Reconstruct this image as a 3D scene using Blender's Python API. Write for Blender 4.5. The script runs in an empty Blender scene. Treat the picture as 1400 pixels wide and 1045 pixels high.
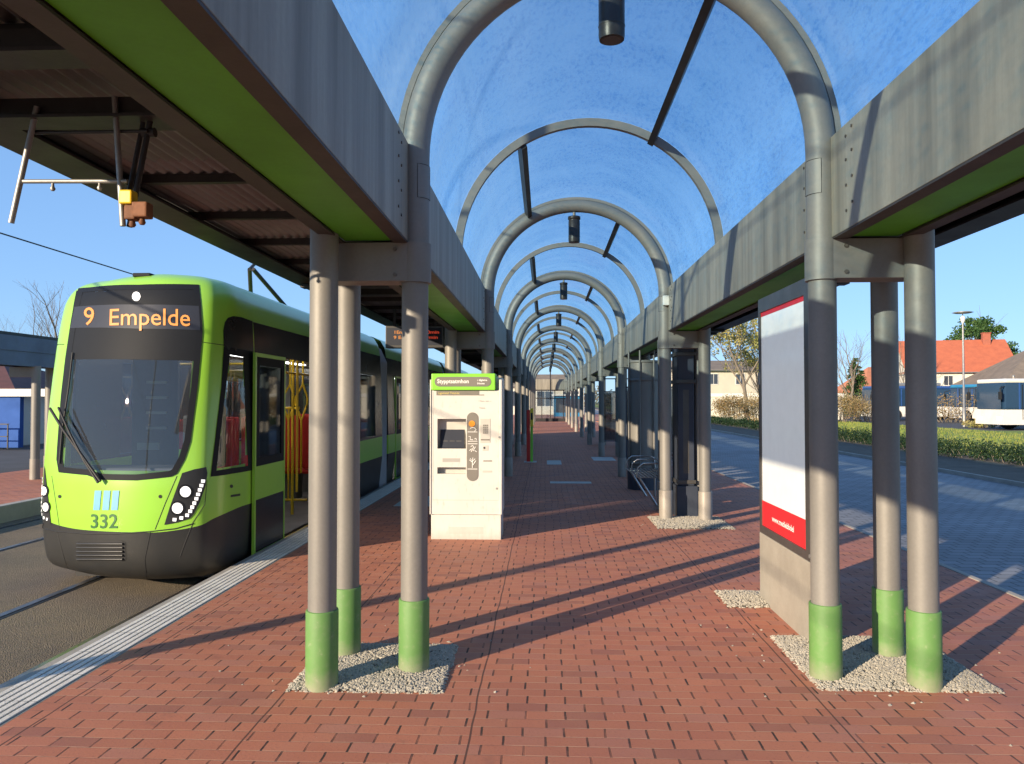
import bpy, bmesh, math, random
from math import radians, sin, cos, pi, sqrt
from mathutils import Vector, Matrix, noise
from mathutils.bvhtree import BVHTree
random.seed(7)
R = random.Random(11)

# ------------------------------------------------------------------ camera, sky, sun, exposure
SC = bpy.context.scene
COL = SC.collection
CAM_F, CAM_POS = 1050.0, Vector((0, 0, 1.6))
YAW, PIT = math.atan(45 / CAM_F), math.atan(25.5 / CAM_F)
cd = bpy.data.cameras.new('camera'); cam = bpy.data.objects.new('camera', cd); COL.objects.link(cam)
cd.sensor_width = 36; cd.lens = CAM_F / 1400 * 36; cd.clip_start = .05; cd.clip_end = 3000
cam.location = CAM_POS; cam.rotation_euler = (pi / 2 + PIT, 0, YAW)
SC.camera = cam
SUN_EL = 15.2
SUN_DIR = Vector((-.688 * cos(radians(SUN_EL)), -.725 * cos(radians(SUN_EL)), sin(radians(SUN_EL))))
w = bpy.data.worlds.new('World'); SC.world = w; w.use_nodes = True
wn = w.node_tree; wn.nodes.clear()
sky = wn.nodes.new('ShaderNodeTexSky'); sky.sky_type = 'NISHITA'; sky.sun_disc = False
sky.sun_elevation = radians(SUN_EL); sky.sun_rotation = math.atan2(SUN_DIR.x, SUN_DIR.y)
sky.altitude = 50; sky.air_density = 1.0; sky.dust_density = 0; sky.ozone_density = 3.0
bg = wn.nodes.new('ShaderNodeBackground'); bg.inputs[1].default_value = .12
wo = wn.nodes.new('ShaderNodeOutputWorld')
tn = wn.nodes.new('ShaderNodeMix'); tn.data_type = 'RGBA'; tn.blend_type = 'MULTIPLY'; tn.inputs[0].default_value = 1; tn.inputs[7].default_value = (1.175, 1.72, 2.55, 1)
gm = wn.nodes.new('ShaderNodeGamma'); gm.inputs[1].default_value = .45
wn.links.new(sky.outputs[0], gm.inputs[0]); wn.links.new(gm.outputs[0], tn.inputs[6]); wn.links.new(tn.outputs[2], bg.inputs[0]); wn.links.new(bg.outputs[0], wo.inputs[0])
sd = bpy.data.lights.new('sun', 'SUN'); sd.energy = 5.0; sd.angle = radians(.5); sd.color = (1, .82, .60)
sun = bpy.data.objects.new('sun', sd); COL.objects.link(sun)
sun.rotation_euler = SUN_DIR.to_track_quat('Z', 'Y').to_euler(); sun.location = (-20, -20, 12)
SC.view_settings.view_transform = 'Standard'; SC.view_settings.look = 'None'
SC.view_settings.gamma = 1; SC.view_settings.exposure = .75
SC.render.engine = 'CYCLES'
SC.cycles.max_bounces = 8; SC.cycles.transparent_max_bounces = 24; SC.cycles.use_denoising = True

# ------------------------------------------------------------------ tagging
def tag(o, label=None, cat=None, group=None, kind=None):
    if label: o['label'] = label
    if cat: o['category'] = cat
    if group: o['group'] = group
    if kind: o['kind'] = kind
    return o
def empty(name, loc=(0, 0, 0), rz=0):
    o = bpy.data.objects.new(name, None); COL.objects.link(o); o.location = loc; o.rotation_euler = (0, 0, rz)
    o.empty_display_size = .2
    return o
def copy_tree(o, parent=None):
    c = o.copy(); COL.objects.link(c)
    if parent: c.parent = parent
    for ch in list(o.children): copy_tree(ch, c)
    return c

# ------------------------------------------------------------------ materials
class NT:
    def __init__(s, name):
        s.m = bpy.data.materials.new(name); s.m.use_nodes = True; s.t = s.m.node_tree; s.t.nodes.clear()
        s.out = s.n('ShaderNodeOutputMaterial')
    def n(s, t, **k):
        x = s.t.nodes.new(t)
        for a, b in k.items(): setattr(x, a, b)
        return x
    def put(s, sock, v):
        if v is None: return
        if isinstance(v, bpy.types.NodeSocket): s.t.links.new(v, sock)
        elif isinstance(v, (tuple, list)) and len(v) == 3 and sock.type == 'RGBA': sock.default_value = (*v, 1)
        else: sock.default_value = v
    def math(s, op, a, b=None, c=None, clamp=False):
        x = s.n('ShaderNodeMath', operation=op); x.use_clamp = clamp
        s.put(x.inputs[0], a); s.put(x.inputs[1], b); s.put(x.inputs[2], c)
        return x.outputs[0]
    def pos(s):
        if not hasattr(s, '_p'): s._p = s.n('ShaderNodeNewGeometry').outputs['Position']
        return s._p
    def island(s):
        return s.n('ShaderNodeNewGeometry').outputs['Random Per Island']
    def scaled(s, sc, v=None):
        x = s.n('ShaderNodeVectorMath', operation='MULTIPLY'); s.put(x.inputs[0], v or s.pos()); x.inputs[1].default_value = sc
        return x.outputs[0]
    def xyz(s, v=None):
        x = s.n('ShaderNodeSeparateXYZ'); s.put(x.inputs[0], v or s.pos()); return x.outputs
    def noise(s, scale, v=None, detail=4, rough=.55):
        x = s.n('ShaderNodeTexNoise'); s.put(x.inputs['Vector'], v or s.pos()); x.inputs['Scale'].default_value = scale
        x.inputs['Detail'].default_value = detail; x.inputs['Roughness'].default_value = rough
        return x.outputs[0]
    def rng(s, v, a, b, c=0, d=1):
        x = s.n('ShaderNodeMapRange'); s.put(x.inputs[0], v)
        for i, q in enumerate((a, b, c, d)): x.inputs[i + 1].default_value = q
        return x.outputs[0]
    def mix(s, f, a, b, mode='MIX'):
        x = s.n('ShaderNodeMix', data_type='RGBA', blend_type=mode)
        s.put(x.inputs[0], f); s.put(x.inputs[6], a); s.put(x.inputs[7], b)
        return x.outputs[2]
    def bump(s, h, strength=.3, dist=.01, normal=None):
        x = s.n('ShaderNodeBump'); x.inputs['Strength'].default_value = strength; x.inputs['Distance'].default_value = dist
        s.put(x.inputs['Height'], h); s.put(x.inputs['Normal'], normal)
        return x.outputs[0]
    def bsdf(s, col, rough=.5, metal=0, normal=None, **k):
        x = s.n('ShaderNodeBsdfPrincipled'); s.put(x.inputs['Base Color'], col); s.put(x.inputs['Roughness'], rough)
        s.put(x.inputs['Metallic'], metal); s.put(x.inputs['Normal'], normal)
        for a, b in k.items(): s.put(x.inputs[a.replace('_', ' ')], b)
        return x.outputs[0]
    def mixs(s, f, a, b):
        x = s.n('ShaderNodeMixShader'); s.put(x.inputs[0], f); s.t.links.new(a, x.inputs[1]); s.t.links.new(b, x.inputs[2]); return x.outputs[0]
    def done(s, sh):
        s.t.links.new(sh, s.out.inputs[0]); return s.m

def worn(name, col, col2=None, rough=.5, metal=0., scale=3., streak=None, bump=.15, bscale=60., rv=.15, speck=0):
    t = NT(name); col2 = col2 or tuple(c * .6 for c in col)
    v = t.scaled(streak) if streak else t.pos()
    n1 = t.noise(scale, v, 6, .6)
    f = t.rng(n1, .35, .7)
    c = t.mix(f, col, col2)
    n2 = t.noise(bscale, None, 3)
    c = t.mix(t.rng(n2, .3, .8, 0, .25), c, tuple(x * .55 for x in col))
    r = t.math('ADD', t.math('MULTIPLY', n1, rv), rough - rv / 2)
    nb = t.bump(n2, bump, .004)
    return t.done(t.bsdf(c, r, metal, nb))
def plain(name, col, rough=.5, metal=0., emit=None, es=1.):
    t = NT(name)
    n = t.noise(9, None, 3)
    c = t.mix(t.rng(n, .3, .7, 0, .3), col, tuple(x * .75 for x in col))
    k = {}
    if emit: k = dict(Emission_Color=emit, Emission_Strength=es)
    return t.done(t.bsdf(c, rough, metal, **k))
def leafmat(name, a, b, c=None):
    t = NT(name); i = t.island()
    n = t.noise(1.1, None, 3)
    col = t.mix(i, a, b)
    if c: col = t.mix(t.rng(n, .42, .62), col, c)
    d = t.bsdf(col, .65)
    tr = t.n('ShaderNodeBsdfTranslucent'); t.put(tr.inputs[0], col)
    return t.done(t.mixs(.25, d, tr.outputs[0]))
def glassy(name, tint, mixd, dcol, rough=.05, spec=.12, noisy=False):
    t = NT(name)
    tr = t.n('ShaderNodeBsdfTransparent'); t.put(tr.inputs[0], tint)
    d = t.n('ShaderNodeBsdfDiffuse').outputs[0]; t.put(d.node.inputs[0], dcol)
    gl = t.n('ShaderNodeBsdfGlossy'); gl.inputs['Roughness'].default_value = rough; t.put(gl.inputs[0], (1, 1, 1))
    f = mixd
    if noisy:
        f = t.rng(t.noise(2.5, None, 5), .3, .75, mixd * .5, mixd * 1.6)
    a = t.mixs(f, tr.outputs[0], d)
    lw = t.n('ShaderNodeLayerWeight'); lw.inputs[0].default_value = .25
    g = t.math('ADD', t.math('MULTIPLY', lw.outputs[0], .5), spec)
    return t.done(t.mixs(g, a, gl.outputs[0]))

M = {}
M['steel'] = worn('taupe_steel_paint', (.24, .23, .208), (.185, .178, .162), .55, .22, 2.2, (1.2, 1.2, .5), .08)
M['steel_beam'] = worn('weathered_beam_paint', (.37, .34, .27), (.17, .155, .125), .55, .2, 1.0, (5, 5, .35), .1, 40)
M['sleeve_green'] = None
M['sleeve_grey'] = worn('grey_sleeve_paint', (.30, .275, .24), (.25, .22, .18), .5, .05, 4)
M['shade_blue_steel'] = worn('steel_tinted_as_shade', (.10, .14, .21), (.075, .10, .15), .5, .1, 2)  # bluish shade of the opposite beam, put into its colour
M['brown'] = worn('brown_flange', (.058, .049, .044), (.04, .036, .034), .6, .1, 5)
M['green_panel'] = worn('green_soffit', (.09, .40, .012), (.07, .30, .01), .5, 0, 2.5, None, .05)
M['dark_steel'] = worn('dark_steel', (.045, .042, .042), (.025, .024, .025), .5, .3, 4)
M['corrugated'] = worn('dark_corrugated_metal', (.235, .23, .23), (.16, .155, .155), .55, .2, 3, (1, .3, 1))
M['galv'] = worn('galvanised_steel', (.36, .36, .345), (.25, .25, .24), .5, .6, 9)
M['lamp_black'] = worn('black_lamp_metal', (.025, .024, .024), (.05, .045, .04), .4, .3, 12)
M['lamp_glass'] = plain('lamp_lens', (.09, .085, .08), .15)
M['bolt'] = worn('bolt_metal', (.16, .14, .12), (.08, .07, .06), .45, .5, 20)
M['rubber'] = plain('black_rubber', (.012, .012, .013), .6)
M['white_paint'] = worn('white_paint', (.78, .77, .72), (.70, .68, .62), .4, 0, 3, None, .04)
def mk_machine():
    t = NT('cream_machine_paint'); z = t.xyz()[2]; n = t.noise(2.5, None, 5); n2 = t.noise(30, t.scaled((1, 1, .3)), 4)
    c = t.mix(t.rng(n, .35, .7), (.62, .605, .56), (.55, .54, .50))
    c = t.mix(t.math('MULTIPLY', t.rng(n2, .62, .72), .35), c, (.40, .37, .31))
    d = t.math('ADD', t.rng(z, .14, -.02, 0, .8), t.math('MULTIPLY', t.math('SUBTRACT', n2, .55), .8), clamp=True)
    c = t.mix(t.math('MULTIPLY', d, .6), c, (.30, .25, .19))
    return t.done(t.bsdf(c, .38))
M['machine'] = mk_machine()
M['machine_grey'] = plain('machine_grey', (.19, .175, .15), .45)
M['machine_green'] = plain('machine_green', (.24, .66, .05), .4)
M['machine_recess'] = plain('machine_recess', (.50, .48, .43), .45)
M['screen'] = plain('dark_screen', (.03, .035, .05), .5)
M['letter_white'] = plain('white_lettering', (.85, .84, .8), .5)
M['letter_grey'] = plain('grey_lettering', (.38, .37, .34), .5)
M['letter_yellow'] = plain('yellow_lettering', (.75, .6, .2), .5)
M['orange'] = plain('orange_button', (.8, .3, .03), .35)
M['tram_green'] = NT('tram_green_paint')
_t = M['tram_green']; _n = _t.noise(1.3, None, 4)
_c = _t.mix(_t.rng(_n, .3, .7), (.30, .60, .055), (.27, .56, .05))
M['tram_green'] = _t.done(_t.bsdf(_c, .32, 0, None, Coat_Weight=.35, Coat_Roughness=.12))
M['tram_dark'] = worn('tram_charcoal', (.017, .018, .019), (.028, .027, .025), .45, .0, 1.8, None, .05)
M['tram_band'] = worn('tram_black_band', (.028, .026, .025), (.02, .02, .02), .25, .0, 3, None, .02)
M['interior_fill'] = plain('interior_fill', (.8, .8, .8), .5, 0, (1, .97, .9), 3.5)
M['frit'] = plain('black_glass_border', (.012, .014, .018), .6)
M['frit'].node_tree.nodes['Principled BSDF'].inputs['Specular IOR Level'].default_value = .15
M['screen'].node_tree.nodes['Principled BSDF'].inputs['Specular IOR Level'].default_value = .25
M['wind_glass'] = glassy('windscreen_glass', (.62, .67, .74), .24, (.09, .11, .14), .0, .045)
M['win_glass'] = glassy('side_window_glass', (.45, .48, .5), .35, (.03, .035, .04), .03, .08)
M['clear_glass'] = glassy('clear_glass', (.75, .8, .82), .06, (.3, .33, .35), .03, .05)
M['amber'] = plain('amber_display', (.3, .1, .01), .5, 0, (1, .38, .09), .58)
M['amber_dim'] = plain('amber_dim_display', (.2, .07, .01), .5, 0, (1, .36, .07), .3)
M['red_led'] = plain('red_display', (.3, .02, .01), .5, 0, (1, .10, .04), .25)
M['head_glass'] = plain('lamp_white', (.85, .85, .85), .12, 0, (1, .98, .95), .55)
M['logo_blue'] = plain('logo_light_blue', (.16, .40, .66), .4)
M['num_dark'] = plain('dark_green_number', (.03, .12, .03), .45)
M['yellow'] = worn('yellow_rail_paint', (.75, .50, .02), (.65, .42, .02), .35, 0, 6, None, .02)
M['seat_red'] = worn('red_seat_fabric', (.55, .02, .015), (.42, .015, .012), .75, 0, 8)
M['floor_grey'] = worn('grey_floor', (.16, .165, .17), (.12, .12, .125), .55, 0, 3)
M['interior'] = worn('interior_grey', (.20, .20, .20), (.14, .14, .14), .6, 0, 3)
M['bellows'] = worn('grey_bellows', (.40, .405, .41), (.33, .33, .34), .6, 0, 4)
M['gravel_base'] = worn('gravel_ground', (.14, .13, .11), (.09, .085, .07), .9, 0, 30, None, .6, 90)
M['concrete'] = worn('pale_concrete', (.42, .39, .34), (.32, .30, .26), .85, 0, 3, None, .3, 90)
M['white_slab'] = worn('pale_slab', (.58, .56, .52), (.45, .44, .41), .8, 0, 3)
M['plinth'] = worn('plinth_concrete', (.36, .33, .275), (.28, .255, .21), .7, 0, 4, None, .1)
M['rail'] = worn('rail_steel', (.30, .29, .28), (.16, .12, .09), .3, .85, 8)
M['earth'] = worn('brown_earth', (.13, .10, .07), (.08, .065, .045), .95, 0, 2, None, .7, 30)
M['grass'] = worn('grass_ground', (.20, .27, .04), (.13, .19, .03), .95, 0, .6, None, .7, 40)
M['asphalt'] = worn('asphalt', (.075, .078, .085), (.055, .057, .06), .85, 0, 1.5, None, .5, 150)
M['grass_far'] = worn('far_ground', (.13, .16, .06), (.10, .11, .05), .95, 0, .15, None, .5, 8)
M['poster_red'] = plain('poster_red', (.68, .022, .03), .4)
M['poster_white_glow'] = plain('poster_white_glow', (.66, .68, .65), .15, 0, (.9, .96, 1), .16)  # faint emission added so the poster stays bright in shade
M['poster_glass'] = glassy('poster_glass', (.95, .95, .95), .0, (.5, .5, .5), .02, .05)
M['frame_grey'] = worn('dark_frame_metal', (.11, .105, .10), (.08, .078, .072), .35, .4, 4)
M['blue_cabinet'] = worn('dark_blue_cabinet', (.05, .06, .085), (.035, .045, .065), .45, .1, 3)
M['wire'] = plain('stainless_wire', (.45, .44, .42), .3, .9)
M['bark'] = worn('grey_bark', (.24, .20, .155), (.13, .11, .085), .9, 0, 5)
M['pine_leaf'] = leafmat('pine_needles', (.03, .09, .02), (.09, .16, .03), (.05, .12, .03))
M['hedge_leaf'] = leafmat('hedge_leaves', (.006, .024, .006), (.022, .055, .012), (.012, .038, .007))
M['autumn_leaf'] = leafmat('autumn_leaves', (.30, .17, .08), (.22, .19, .07), (.33, .24, .10))
M['spring_leaf'] = leafmat('yellow_green_leaves', (.34, .33, .08), (.24, .26, .07), (.42, .36, .14))
M['orange_tile'] = worn('orange_roof_tile', (.50, .14, .065), (.40, .11, .055), .75, 0, 1.5, None, .4, 12)
M['old_tile'] = worn('old_brown_tile', (.24, .19, .14), (.16, .13, .10), .8, 0, 1.2, None, .4, 10)
M['pale_tile'] = worn('pale_orange_tile', (.50, .20, .11), (.40, .16, .09), .8, 0, 1.5, None, .4, 12)
M['dark_tile'] = worn('dark_red_roof', (.13, .05, .04), (.09, .04, .035), .75, 0, 2, None, .3, 10)
M['render_white'] = worn('cream_render', (.72, .68, .58), (.62, .58, .48), .85, 0, 1)
M['render_yellow'] = worn('yellow_render', (.62, .56, .44), (.55, .50, .40), .85, 0, 1)
M['blue_wall'] = worn('bright_blue_wall', (.008, .085, .36), (.006, .065, .28), .75, 0, 2)
M['bus_blue'] = worn('bus_blue', (.03, .09, .28), (.025, .07, .22), .35, 0, 2)
M['bus_teal'] = worn('bus_teal', (.03, .22, .42), (.02, .18, .36), .35, 0, 2)
M['bus_glass'] = plain('bus_window', (.02, .05, .10), .08)
M['bus_white'] = worn('bus_white', (.74, .72, .66), (.66, .64, .58), .35, 0, 2)
M['pane'] = plain('window_pane', (.05, .06, .08), .1)
M['brick_wall_red'] = worn('red_wall', (.40, .12, .07), (.30, .10, .06), .8, 0, 2)

def mk_sleeve():
    t = NT('green_sleeve_paint'); z = t.xyz()[2]
    n = t.noise(5, None, 5); n2 = t.noise(26, None, 4)
    c = t.mix(t.rng(n, .35, .7), (.112, .245, .062), (.10, .22, .056))
    c = t.mix(t.math('MULTIPLY', t.rng(n2, .66, .72), .22), c, (.35, .42, .25))
    d = t.math('ADD', t.rng(z, .13, -.01), t.math('MULTIPLY', t.math('SUBTRACT', n2, .5), .9), clamp=True)
    c = t.mix(t.math('MULTIPLY', d, .75, clamp=True), c, (.30, .27, .20))
    return t.done(t.bsdf(c, .6, 0, t.bump(n2, .06, .004)))
M['sleeve_green'] = mk_sleeve()

def mk_brick():
    t = NT('red_clinker_paving'); x, y, z = t.xyz()
    wob = t.noise(1.6, None, 2)
    x2 = t.math('ADD', x, t.math('MULTIPLY', t.math('SUBTRACT', wob, .5), .03))
    y2 = t.math('ADD', y, t.math('MULTIPLY', t.math('SUBTRACT', t.noise(2.1, t.scaled((1, .3, 1)), 2), .5), .02))
    row = t.math('FLOOR', t.math('DIVIDE', y2, .1)); fy = t.math('FRACT', t.math('DIVIDE', y2, .1))
    wn_ = t.n('ShaderNodeTexWhiteNoise', noise_dimensions='1D'); t.put(wn_.inputs['W'], row)
    jit = t.math('MULTIPLY', t.math('SUBTRACT', wn_.outputs[0], .5), .12)
    u = t.math('ADD', t.math('ADD', t.math('DIVIDE', x2, .2), t.math('MULTIPLY', t.math('MODULO', t.math('ABSOLUTE', row), 2), .5)), jit)
    col = t.math('FLOOR', u); fx = t.math('FRACT', u)
    cb = t.n('ShaderNodeCombineXYZ'); t.put(cb.inputs[0], col); t.put(cb.inputs[1], row)
    w2 = t.n('ShaderNodeTexWhiteNoise', noise_dimensions='2D'); t.put(w2.inputs['Vector'], cb.outputs[0]); rnd = w2.outputs[0]
    dx = t.math('MULTIPLY', t.math('MINIMUM', fx, t.math('SUBTRACT', 1, fx)), .2)
    dy = t.math('MULTIPLY', t.math('MINIMUM', fy, t.math('SUBTRACT', 1, fy)), .1)
    fine = t.noise(70, None, 4)
    gw = t.math('ADD', .0022, t.math('MULTIPLY', fine, .0045))
    jx = t.math('SUBTRACT', 1, t.math('DIVIDE', t.math('SUBTRACT', dx, gw), .0018), clamp=True)   # cross joints: open, deep
    jy = t.math('SUBTRACT', 1, t.math('DIVIDE', t.math('SUBTRACT', dy, .0014), .0018), clamp=True)  # bed joints: sanded
    big = t.noise(.45, None, 4); mid = t.noise(3.5, None, 5)
    c = t.mix(rnd, (.54, .20, .11), (.43, .15, .086))
    c = t.mix(t.math('MULTIPLY', t.rng(rnd, .86, .9), .6), c, (.47, .205, .14))
    c = t.mix(t.math('MULTIPLY', t.rng(rnd, .12, .09), .55), c, (.22, .085, .07))
    c = t.mix(t.rng(big, .38, .66, 0, .45), c, (.30, .115, .075))
    st = t.noise(2.7, t.scaled((1, 1, 1)), 7, .7)
    c = t.mix(t.rng(st, .60, .74, 0, .55), c, (.17, .085, .065))
    c = t.mix(t.rng(mid, .45, .75, 0, .25), c, (.44, .21, .13))
    c = t.mix(t.rng(fine, .55, .8, 0, .5), c, (.21, .08, .062))
    c = t.mix(t.math('MULTIPLY', jy, t.rng(mid, .3, .7, .35, .9)), c, t.mix(t.rng(t.noise(2.2, None, 3), .34, .48), (.16, .08, .058), (.52, .36, .24)))
    c = t.mix(t.math('MULTIPLY', jx, t.rng(t.noise(5, None, 3), .35, .6, .35, 1)), c, (.055, .03, .022))
    for lx_ in (-2.53, -1.425, -.36, 1.46):     # straight expansion joints running the length of the platform
        ln = t.math('SUBTRACT', 1, t.math('DIVIDE', t.math('ABSOLUTE', t.math('SUBTRACT', x2, lx_)), .0065), clamp=True)
        c = t.mix(t.math('MULTIPLY', t.math('GREATER_THAN', ln, .25), .85), c, (.06, .03, .022))
    vo = t.n('ShaderNodeTexVoronoi'); vo.inputs['Scale'].default_value = 1.7; t.put(vo.inputs['Vector'], t.pos())
    c = t.mix(t.math('MULTIPLY', t.math('LESS_THAN', t.math('ADD', vo.outputs['Distance'], t.math('MULTIPLY', fine, .02)), .034), .6), c, (.12, .085, .075))
    # a few pale specks and stains
    sp = t.noise(38, None, 1)
    c = t.mix(t.rng(sp, .78, .80, 0, .5), c, (.5, .42, .33))
    h = t.math('SUBTRACT', t.math('MULTIPLY', fine, .25), t.math('ADD', t.math('MULTIPLY', jx, 1.3), t.math('MULTIPLY', jy, .55)))
    h = t.math('ADD', h, t.math('MULTIPLY', rnd, .35))
    return t.done(t.bsdf(c, t.rng(mid, .3, .7, .62, .85), 0, t.bump(h, .75, .005)))
M['brick'] = mk_brick()

def mk_cobble():
    t = NT('grey_block_paving'); x, y, z = t.xyz()
    b, r_ = .22, .16
    row = t.math('FLOOR', t.math('DIVIDE', y, r_)); fy = t.math('FRACT', t.math('DIVIDE', y, r_))
    u = t.math('ADD', t.math('DIVIDE', x, b), t.math('MULTIPLY', t.math('MODULO', t.math('ABSOLUTE', row), 2), .5))
    col = t.math('FLOOR', u); fx = t.math('FRACT', u)
    cb = t.n('ShaderNodeCombineXYZ'); t.put(cb.inputs[0], col); t.put(cb.inputs[1], row)
    w2 = t.n('ShaderNodeTexWhiteNoise', noise_dimensions='2D'); t.put(w2.inputs['Vector'], cb.outputs[0]); rnd = w2.outputs[0]
    dx = t.math('MULTIPLY', t.math('MINIMUM', fx, t.math('SUBTRACT', 1, fx)), b)
    dy = t.math('MULTIPLY', t.math('MINIMUM', fy, t.math('SUBTRACT', 1, fy)), r_)
    j = t.math('SUBTRACT', 1, t.math('DIVIDE', t.math('SUBTRACT', t.math('MINIMUM', dx, dy), .004), .006), clamp=True)
    c = t.mix(rnd, (.27, .28, .30), (.20, .21, .225))
    c = t.mix(t.rng(t.noise(.5, None, 4), .35, .65, 0, .5), c, (.11, .11, .115))
    c = t.mix(t.math('MULTIPLY', j, .8), c, (.03, .03, .03))
    h = t.math('SUBTRACT', t.math('MULTIPLY', rnd, .4), j)
    return t.done(t.bsdf(c, .7, 0, t.bump(h, .6, .008)))
M['cobble'] = mk_cobble()

def mk_trackbed():
    t = NT('track_bed_asphalt')
    a = t.noise(1.2, None, 5); b = t.noise(75, None, 3); v = t.n('ShaderNodeTexVoronoi'); v.inputs['Scale'].default_value = 110; t.put(v.inputs['Vector'], t.pos())
    c = t.mix(t.rng(a, .35, .65), (.26, .20, .13), (.175, .14, .10))
    c = t.mix(t.rng(v.outputs['Color'], .0, 1, 0, .8), c, (.085, .07, .05))
    c = t.mix(t.rng(b, .62, .72, 0, .6), c, (.40, .35, .25))
    return t.done(t.bsdf(c, .85, 0, t.bump(t.math('ADD', b, v.outputs['Distance']), .9, .012)))
M['trackbed'] = mk_trackbed()

def mk_tactile():
    t = NT('white_ribbed_concrete'); n = t.noise(4, None, 5); n2 = t.noise(90, None, 3)
    x, y, z = t.xyz()
    c = t.mix(t.rng(n, .35, .7), (.80, .77, .69), (.64, .61, .54))
    c = t.mix(t.rng(n2, .55, .75, 0, .6), c, (.22, .21, .19))
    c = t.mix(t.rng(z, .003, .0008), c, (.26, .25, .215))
    fy = t.math('FRACT', t.math('DIVIDE', y, .4)); j = t.math('SUBTRACT', 1, t.math('DIVIDE', t.math('MINIMUM', fy, t.math('SUBTRACT', 1, fy)), .012), clamp=True)
    c = t.mix(t.math('MULTIPLY', j, .8), c, (.05, .05, .045))
    return t.done(t.bsdf(c, .8, 0, t.bump(n2, .4, .004)))
M['tactile'] = mk_tactile()

def mk_vault():
    t = NT('weathered_blue_acrylic')
    tr = t.n('ShaderNodeBsdfTransparent')
    n = t.noise(1.4, t.scaled((1, 1.6, 1)), 6, .6); s = t.noise(30, t.scaled((1.2, .25, 1.2)), 4, .6); sp = t.noise(95, None, 2)
    z = t.xyz()[2]
    f = t.rng(n, .3, .75, .07, .20)
    low = t.math('MULTIPLY', t.rng(z, 3.75, 3.1), t.rng(s, .35, .7, .0, .22))
    f = t.math('ADD', t.math('ADD', f, low), t.math('MULTIPLY', t.rng(s, .5, .72), .07), clamp=True)
    t.put(tr.inputs[0], t.mix(t.rng(n, .3, .7), (.72, .91, 1.0), (.62, .86, 1.0)))
    fs_ = t.noise(30, t.scaled((1, .45, 1)), 5, .75)
    tint = t.mix(t.math('MULTIPLY', t.rng(fs_, .50, .62), t.rng(n, .35, .6, .2, .95)), t.mix(t.rng(n, .3, .7), (.74, .92, 1.0), (.64, .87, 1.0)), (.36, .66, .90))
    t.put(tr.inputs[0], tint)
    dcol = t.mix(t.rng(n, .3, .7), (.30, .55, .88), (.22, .42, .74))
    tl = t.n('ShaderNodeBsdfTranslucent'); t.put(tl.inputs[0], dcol)
    df = t.n('ShaderNodeBsdfDiffuse'); t.put(df.inputs[0], dcol)
    d = t.mixs(.35, tl.outputs[0], df.outputs[0])
    f = t.math('ADD', f, t.math('MULTIPLY', t.rng(sp, .60, .68), t.rng(n, .45, .7, 0, .22)), clamp=True)
    a = t.mixs(f, tr.outputs[0], d)
    gl = t.n('ShaderNodeBsdfGlossy'); gl.inputs['Roughness'].default_value = .18
    lw = t.n('ShaderNodeLayerWeight'); lw.inputs[0].default_value = .3
    return t.done(t.mixs(t.math('MULTIPLY', lw.outputs[0], .25), a, gl.outputs[0]))
M['vault'] = mk_vault()
def mk_pebble():
    t = NT('pale_gravel_stone'); i = t.island()
    c = t.mix(i, (.42, .385, .315), (.19, .18, .155))
    c = t.mix(t.rng(i, .4, .45, 0, .5), c, (.52, .47, .38))
    return t.done(t.bsdf(c, .8, 0))
M['pebble'] = mk_pebble()

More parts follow.
